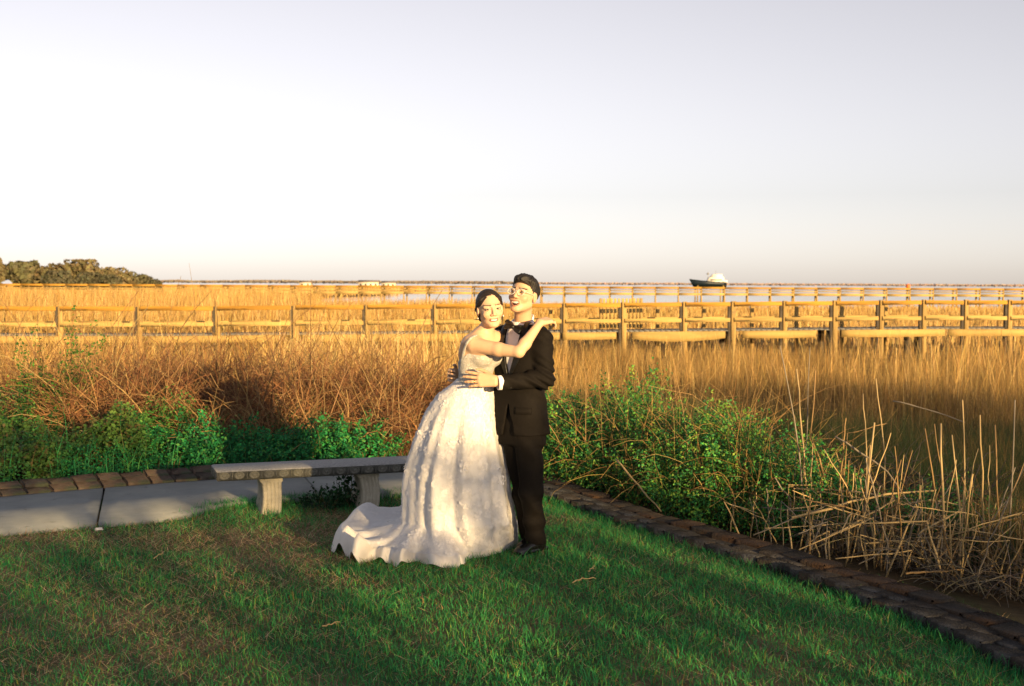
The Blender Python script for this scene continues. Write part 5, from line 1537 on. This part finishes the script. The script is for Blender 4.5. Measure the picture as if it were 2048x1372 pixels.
bbody = person_body(bride_body, B(890, 860) - [0, 0.42, 0.0], B(1120, 570) + [0, 0.42, 0.02], SKIN_B, B_HC, B_HR, True, 0.0, 1.15, bride)
def bride_hair(P):
    L = (P - B_HC.astype(np.float32)) @ B_HR.astype(np.float32)
    d = ell(L, (0, 0.022, 0.036), (0.0795, 0.0985, 0.090))
    d = smin(d, ell(L, (0, 0.055, -0.02), (0.066, 0.060, 0.066)), 0.03)
    d = smin(d, ell(L, (-0.01, 0.118, -0.045), (0.045, 0.038, 0.042)), 0.015)        # low bun
    for s in (-1, 1): d = smin(d, cone(L, (s * 0.056, -0.024, 0.066), (s * 0.074, 0.035, 0.004), 0.015, 0.012), 0.02)
    d = d + 0.0012 * np.sin(L[:, 2] * 260 + L[:, 1] * 200 + 3 * np.sin(L[:, 0] * 60))
    face = ell(L, (0.003, -0.108, -0.006), (0.0680, 0.086, 0.110))
    d = smax(d, -face, 0.008)
    part = np.sqrt((L[:, 0] - 0.012) ** 2 + (np.clip(L[:, 2] - 0.12, -0.02, 0.1)) ** 2) - 0.002
    low = (0.022 - 1.9 * np.clip(L[:, 1] + 0.008, 0, 0.06)) - L[:, 2]
    return smax(d, low, 0.01)
V, F = surf(bride_hair, B_HC - 0.17, B_HC + 0.18, 0.003)
put("hair", V, F, M_hairb, bride, smooth=True)
for s in (-1, 1):
    c = HP(B_HC, B_HR, (s * 0.080, 0.002, -0.046))
    MB().lathe([(0.001, -0.006), (0.004, -0.003), (0.004, 0.002), (0.001, 0.005)], c, 8).build("earring", M_pearl, bride, smooth=True)
rf = BH_R[1][2][0]; rp = (rf[0] * 0.35 + rf[1] * 0.65); ra = unit(rf[1] - rf[0]); u_ = unit(np.cross(ra, [0, 0, 1])); w_ = np.cross(ra, u_)
MB().tube([rp + 0.0098 * (u_ * math.cos(a) + w_ * math.sin(a)) for a in np.linspace(0, 2 * math.pi, 16)], 0.0018, 6).build("wedding_ring", M_gold, bride, smooth=True)

# ---- the gown
def lace_mat(name, base, lace, scale, thr, bump):
    m = bpy.data.materials.new(name); m.use_nodes = True
    N = m.node_tree.nodes; L = m.node_tree.links; b = N["Principled BSDF"]
    b.inputs["Roughness"].default_value = 0.8; b.inputs["Specular IOR Level"].default_value = 0.2
    b.inputs["Sheen Weight"].default_value = 0.2
    tc = N.new("ShaderNodeTexCoord")
    wz = N.new("ShaderNodeTexNoise"); wz.inputs["Scale"].default_value = scale * 0.5; wz.inputs["Detail"].default_value = 2
    L.new(tc.outputs["Object"], wz.inputs["Vector"])
    ad = N.new("ShaderNodeMix"); ad.data_type = 'RGBA'; ad.blend_type = 'LINEAR_LIGHT'; ad.inputs["Factor"].default_value = 0.04
    L.new(tc.outputs["Object"], ad.inputs["A"]); L.new(wz.outputs["Color"], ad.inputs["B"])
    vo = N.new("ShaderNodeTexVoronoi"); vo.inputs["Scale"].default_value = scale; vo.feature = 'SMOOTH_F1'
    L.new(ad.outputs["Result"], vo.inputs["Vector"])
    nz = N.new("ShaderNodeTexNoise"); nz.inputs["Scale"].default_value = scale * 2.2; nz.inputs["Detail"].default_value = 8; nz.inputs["Roughness"].default_value = 0.7
    L.new(tc.outputs["Object"], nz.inputs["Vector"])
    su = N.new("ShaderNodeMath"); su.operation = 'ADD'; L.new(nz.outputs["Fac"], su.inputs[0]); 
    iv = N.new("ShaderNodeMath"); iv.operation = 'MULTIPLY'; iv.inputs[1].default_value = -0.45; L.new(vo.outputs["Distance"], iv.inputs[0]); L.new(iv.outputs[0], su.inputs[1])
    mr = N.new("ShaderNodeMapRange"); mr.inputs["From Min"].default_value = thr; mr.inputs["From Max"].default_value = thr + 0.10
    L.new(su.outputs[0], mr.inputs["Value"])
    mx = N.new("ShaderNodeMix"); mx.data_type = 'RGBA'; mx.inputs["A"].default_value = (*base, 1); mx.inputs["B"].default_value = (*lace, 1)
    L.new(mr.outputs[0], mx.inputs["Factor"]); L.new(mx.outputs["Result"], b.inputs["Base Color"])
    bp = N.new("ShaderNodeBump"); bp.inputs["Strength"].default_value = bump; bp.inputs["Distance"].default_value = 0.012
    L.new(mr.outputs[0], bp.inputs["Height"]); L.new(bp.outputs[0], b.inputs["Normal"])
    tr = N.new("ShaderNodeBsdfTranslucent"); L.new(mx.outputs["Result"], tr.inputs["Color"])
    ms = N.new("ShaderNodeMixShader"); ms.inputs["Fac"].default_value = 0.22
    L.new(b.outputs[0], ms.inputs[1]); L.new(tr.outputs[0], ms.inputs[2]); L.new(ms.outputs[0], N["Material Output"].inputs["Surface"])
    return m
M_gown = lace_mat("organza_lace", (0.77, 0.765, 0.785), (0.86, 0.85, 0.86), 17.0, 0.30, 0.45)
M_bodice = lace_mat("beaded_lace", (0.60, 0.58, 0.54), (0.82, 0.80, 0.76), 60.0, 0.30, 0.7)
M_band = mat("satin_hem_band", (0.76, 0.73, 0.70), 0.55, var=0.04, scale=10, bump=0.05, bscale=60, spec=0.3, sheen=0.2, transl=0.12)

def bodice(P):
    lx, ly, z = b_local(P)
    d = smin(b_torso(P, 0.006), bust(P, 0.006), 0.03)
    topz = np.interp(ly, [-0.12, -0.05, 0.02, 0.11], [1.262, 1.245, 1.205, 1.165])       # neckline: high in front, low at the back
    d = smax(d, z - topz, 0.006)
    return smax(d, 1.025 - z, 0.004)
V, F = surf(bodice, B(895, 790) - [0, 0.3, 0.02], B(1010, 670) + [0, 0.3, 0.02], 0.0035)
put("bodice", V, F, M_bodice, bride, smooth=True)
def hit(fn, px, py, Y0=7.0):
    """first point of a body met from the camera side"""
    p = at(px, py, Y0); d = unit(p - CAM)
    for _ in range(80):
        e = float(fn(p[None].astype(np.float32))[0])
        if e < 0.0008: break
        p = p + d * max(e, 0.0008) * 0.8
    return p
# shoulder strap lying on the body
def strap(pts, w):
    Q = np.array([hit(bride_body, *p) for p in pts]); Q = np.stack([np.interp(np.linspace(0, 1, 24), np.linspace(0, 1, len(Q)), Q[:, k]) for k in range(3)], 1)
    def f(P):
        d = None
        for i in range(0, 23, 1):
            e = cone(P, Q[i], Q[i + 1], w, w); d = e if d is None else np.minimum(d, e)
        sh = np.abs(bride_body(P) - 0.002) - 0.003
        return smax(d, sh, 0.002)
    V, F = surf(f, Q.min(0) - 0.03, Q.max(0) + 0.03, 0.003)
    put("strap", V, F, M_bodice, bride, smooth=True)
strap([(921, 742), (923, 728), (926, 712), (929, 698), (934, 686), (942, 676), (952, 671)], 0.0095)

# skirt and train: one cloth, lofted from the waist to the hem curve
lev = [  # photograph y, left x, right x, half depth, depth of centre
    (757, 914, 983, 0.098, 0.04), (766, 905, 985, 0.115, 0.045), (790, 873, 987, 0.17, 0.06), (830, 847, 992, 0.235, 0.085), (880, 827, 1001, 0.29, 0.11),
    (920, 814, 1009, 0.325, 0.13), (960, 806, 1017, 0.35, 0.145), (1000, 804, 1024, 0.365, 0.15), (1036, 804, 1030, 0.37, 0.15)]
NU = 288
uu = np.linspace(0, 2 * math.pi, NU, endpoint=False)
rows = []
for (py, xl, xr, hd_, cyo) in lev:
    Yc = YB + cyo
    l = at(xl, py, Yc); r = at(xr, py, Yc); c = (l + r) / 2; a = (r[0] - l[0]) / 2
    rows.append((c[0], Yc, c[2], a, hd_))
rows = np.array(rows)
NV = 64
tv = np.linspace(0, 1, NV)
zr = rows[:, 2]; s_ = (zr[0] - zr) / (zr[0] - zr[-1])
RR = np.stack([np.interp(tv, s_, rows[:, k]) for k in range(5)], 1)
for k in range(5):                       # ease the corners of the profile
    q = RR[:, k]; RR[1:-1, k] = (q[:-2] + 2 * q[1:-1] + q[2:]) / 4
cu, su_ = np.cos(uu), np.sin(uu)
SK = np.zeros((NV, NU, 3))
for i in range(NV):
    t = tv[i]; amp = 0.085 * sstep(0.02, 0.6, np.array(t)) 
    ph = 0.5 * math.sin(t * 5)
    fo = 1 + amp * (0.55 * np.sin(9 * uu + 0.6 + ph) + 0.42 * np.sin(14 * uu + 2.1 - ph * 1.4) + 0.25 * np.sin(23 * uu + 1.0 + 2 * t)) 
    # keep the silhouette at the sides near the measured one
    SK[i, :, 0] = RR[i, 0] + RR[i, 3] * cu * (1 + (fo - 1) * (0.35 + 0.65 * np.abs(su_)))
    SK[i, :, 1] = RR[i, 1] + RR[i, 4] * su_ * fo
    SK[i, :, 2] = RR[i, 2] + 0.006 * np.sin(7 * uu + 11 * t) * t
# hem curve on the lawn, seen from above, going round like uu (0 = right, pi/2 = back, pi = left, 3pi/2 = front)
hem_px = [(0.0, (1037, 1086)), (0.25, (1036, 1064)), (0.8, (1000, 1034)), (1.57, (925, 1020)), (2.3, (850, 1022)), (2.75, (760, 1036)), (2.98, (690, 1058)), (3.12, (664, 1078)), (3.25, (662, 1098)),
          (3.42, (690, 1106)), (3.55, (712, 1126)), (3.72, (756, 1114)), (3.90, (792, 1131)), (4.08, (824, 1119)), (4.26, (866, 1129)), (4.45, (908, 1136)), (4.58, (927, 1128)), (4.72, (938, 1112)), (5.1, (968, 1110)), (5.6, (1005, 1100)), (6.0, (1030, 1091)), (6.2832, (1037, 1086))]
ha = np.array([a for a, _ in hem_px]); hp = np.array([gnd(*p)[:2] for _, p in hem_px])
HX = np.interp(uu, ha, hp[:, 0]); HY = np.interp(uu, ha, hp[:, 1])
for _ in range(2):
    HX = (np.roll(HX, 1) + 2 * HX + np.roll(HX, -1)) / 4; HY = (np.roll(HY, 1) + 2 * HY + np.roll(HY, -1)) / 4
base_ring = SK[-1]
dist = np.hypot(HX - base_ring[:, 0], HY - base_ring[:, 1])
trn = np.clip((dist - 0.10) / 0.35, 0, 1)                     # 1 on the train, 0 where the skirt simply drops
# arc length along the train hem, for ruffles
arc = np.cumsum(np.hypot(np.diff(HX, append=HX[0]), np.diff(HY, append=HY[0])))
NT = 40
TR = np.zeros((NT, NU, 3))
gz = terrain(HX, HY)
front_ = sstep(3.15, 3.35, uu) * (1 - sstep(4.62, 4.78, uu))                    # the ruffled front of the train
ruf = 0.5 + 0.5 * np.sin(arc * 2 * math.pi / 0.26 + 0.4)
ruf = 0.5 + (ruf - 0.5) * front_
lift = front_ * (np.clip(ruf - 0.35, 0, 1) / 0.65) ** 1.2                      # where the stiff band curls up off the grass
back_ = sstep(2.2, 2.6, uu) * (1 - sstep(3.1, 3.3, uu))
for i in range(NT):
    t = (i + 1) / NT; ta = np.array(t)
    x = base_ring[:, 0] * (1 - t) + HX * t; y = base_ring[:, 1] * (1 - t) + HY * t
    z_drop = base_ring[:, 2] * (1 - t) + (gz + 0.006) * t
    # train: runs low over the grass, then the band bends over and falls to the ground
    fall = np.interp(t, [0, 0.12, 0.3, 0.55, 0.78, 0.88, 0.95, 1.0], [1, 0.86, 0.74, 0.68, 0.68, 0.66, 0.40, 0.02])
    hump = base_ring[:, 2] * (1.12 * fall) + 0.05 * (fbm(x * 5 + 3, y * 8, 97, 2) - 0.5) * math.sin(math.pi * t)
    hump = hump + 0.075 * np.exp(-((uu - 2.90) / 0.09) ** 2) * np.exp(-((t - 0.78) / 0.18) ** 2)
    edge = sstep(0.70, 1.0, ta)
    hump = hump * (1 + 0.55 * (ruf - 0.5) * sstep(0.35, 0.85, ta))
    z_tr = gz + hump + lift * 0.10 * edge
    out = (0.5 - ruf) * 0.10 * front_ * sstep(0.5, 1.0, ta)
    TR[i, :, 0] = x; TR[i, :, 1] = y + out
    TR[i, :, 2] = z_drop * (1 - trn) + z_tr * trn
    TR[i, :, 2] = np.maximum(TR[i, :, 2], gz + 0.004)
ALL = np.concatenate([SK, TR])
NR = len(ALL)
# soft crumple
cr = 0.010 * (fbm(uu[None] * 9 + 0 * ALL[:, :, 0], np.arange(NR)[:, None] * 0.16 + 0 * ALL[:, :, 0], 83, 3) - 0.5) * np.linspace(0.2, 1, NR)[:, None]
ALL[:, :, 1] += cr * np.sin(uu)[None]; ALL[:, :, 0] += cr * np.cos(uu)[None]
ids = np.arange(NR * NU).reshape(NR, NU)
def grid_faces(r0, r1):
    a = ids[r0:r1 - 1]; b = ids[r0 + 1:r1]
    return np.stack([a.ravel(), b.ravel(), np.roll(b, -1, 1).ravel(), np.roll(a, -1, 1).ravel()], 1).astype(np.int32)
BANDR = NR - 9
gown_me = put("skirt", ALL[:BANDR + 1].reshape(-1, 3), grid_faces(0, BANDR + 1), M_gown, bride, smooth=True)
bv = ALL[BANDR:].reshape(-1, 3); bf = grid_faces(BANDR, NR) - BANDR * NU
put("hem_band", bv, bf, M_band, gown_me, smooth=True)

# embroidered lace flowers, sewn all over the skirt
M_lace = mat("lace_applique", (0.86, 0.84, 0.84), 0.7, var=0.06, scale=30, transl=0.15)
Nn = np.cross(np.roll(ALL, -1, 1) - np.roll(ALL, 1, 1), np.gradient(ALL, axis=0)); Nn /= np.linalg.norm(Nn, axis=2, keepdims=True) + 1e-9
cen_ = ALL.mean(1, keepdims=True); sg_ = np.sign((Nn * (ALL - cen_) * np.array([1, 1, 0.2])).sum(2, keepdims=True)); Nn *= np.where(sg_ == 0, 1, sg_)
lp, ln_, ls = [], [], []
for _ in range(1000):
    i = int(rng.integers(3, NV + 26)); j = int(rng.integers(NU))
    c = ALL[i, j]; nn = Nn[i, j]; R0 = rng.uniform(0.010, 0.023)
    t1 = unit(np.cross(nn, [0.1, 0.2, 1])); t2 = np.cross(nn, t1); a0 = rng.uniform(0, 6.28)
    for k in range(int(rng.integers(5, 9))):
        a = a0 + k * 0.9; q = t1 * math.cos(a) + t2 * math.sin(a)
        lp.append(c + nn * 0.0025 + q * R0 * rng.uniform(0.5, 1.1)); ln_.append(nn + rng.normal(0, 0.10, 3)); ls.append(R0 * rng.uniform(0.8, 1.3))
lp = np.array(lp)
V, F, C = leafs(lp, np.array(ls), np.array(ln_), np.full((len(lp), 3), 0.8), 0.6, 0.07)
put("lace_flowers", V, F, M_lace, gown_me)["kind"] = "stuff"
# jacket pocket flap and front button
def on_jacket(lx, z, off=0.010):
    p = np.array([np.interp(z, zt, cx_), np.interp(z, zt, cy_), z]); a = np.interp(z, zt, ax_) + off; b = np.interp(z, zt, bx_) + off
    ly = -b * (1 - min(1, abs(lx / a)) ** 2.3) ** (1 / 2.3)
    return p + g_left * lx - g_front * ly
V = []; F = []
for k in range(9):
    lx = 0.055 + 0.095 * k / 8
    for z, o_ in ((0.905, 0.009), (0.905, 0.014), (0.862, 0.015), (0.862, 0.009)): V.append(on_jacket(lx, z, o_))
for k in range(8):
    for j in range(4): F.append((4 * k + j, 4 * k + 4 + j, 4 * k + 4 + (j + 1) % 4, 4 * k + (j + 1) % 4))
F += [(0, 1, 2, 3), (35, 34, 33, 32)]
put("pocket_flap", V, F, M_tux, jk)
c = on_jacket(0.008, 1.055, 0.012)
MB().box(c, (0.020, 0.012, 0.020), bev=0.005).build("button", M_button, jk)
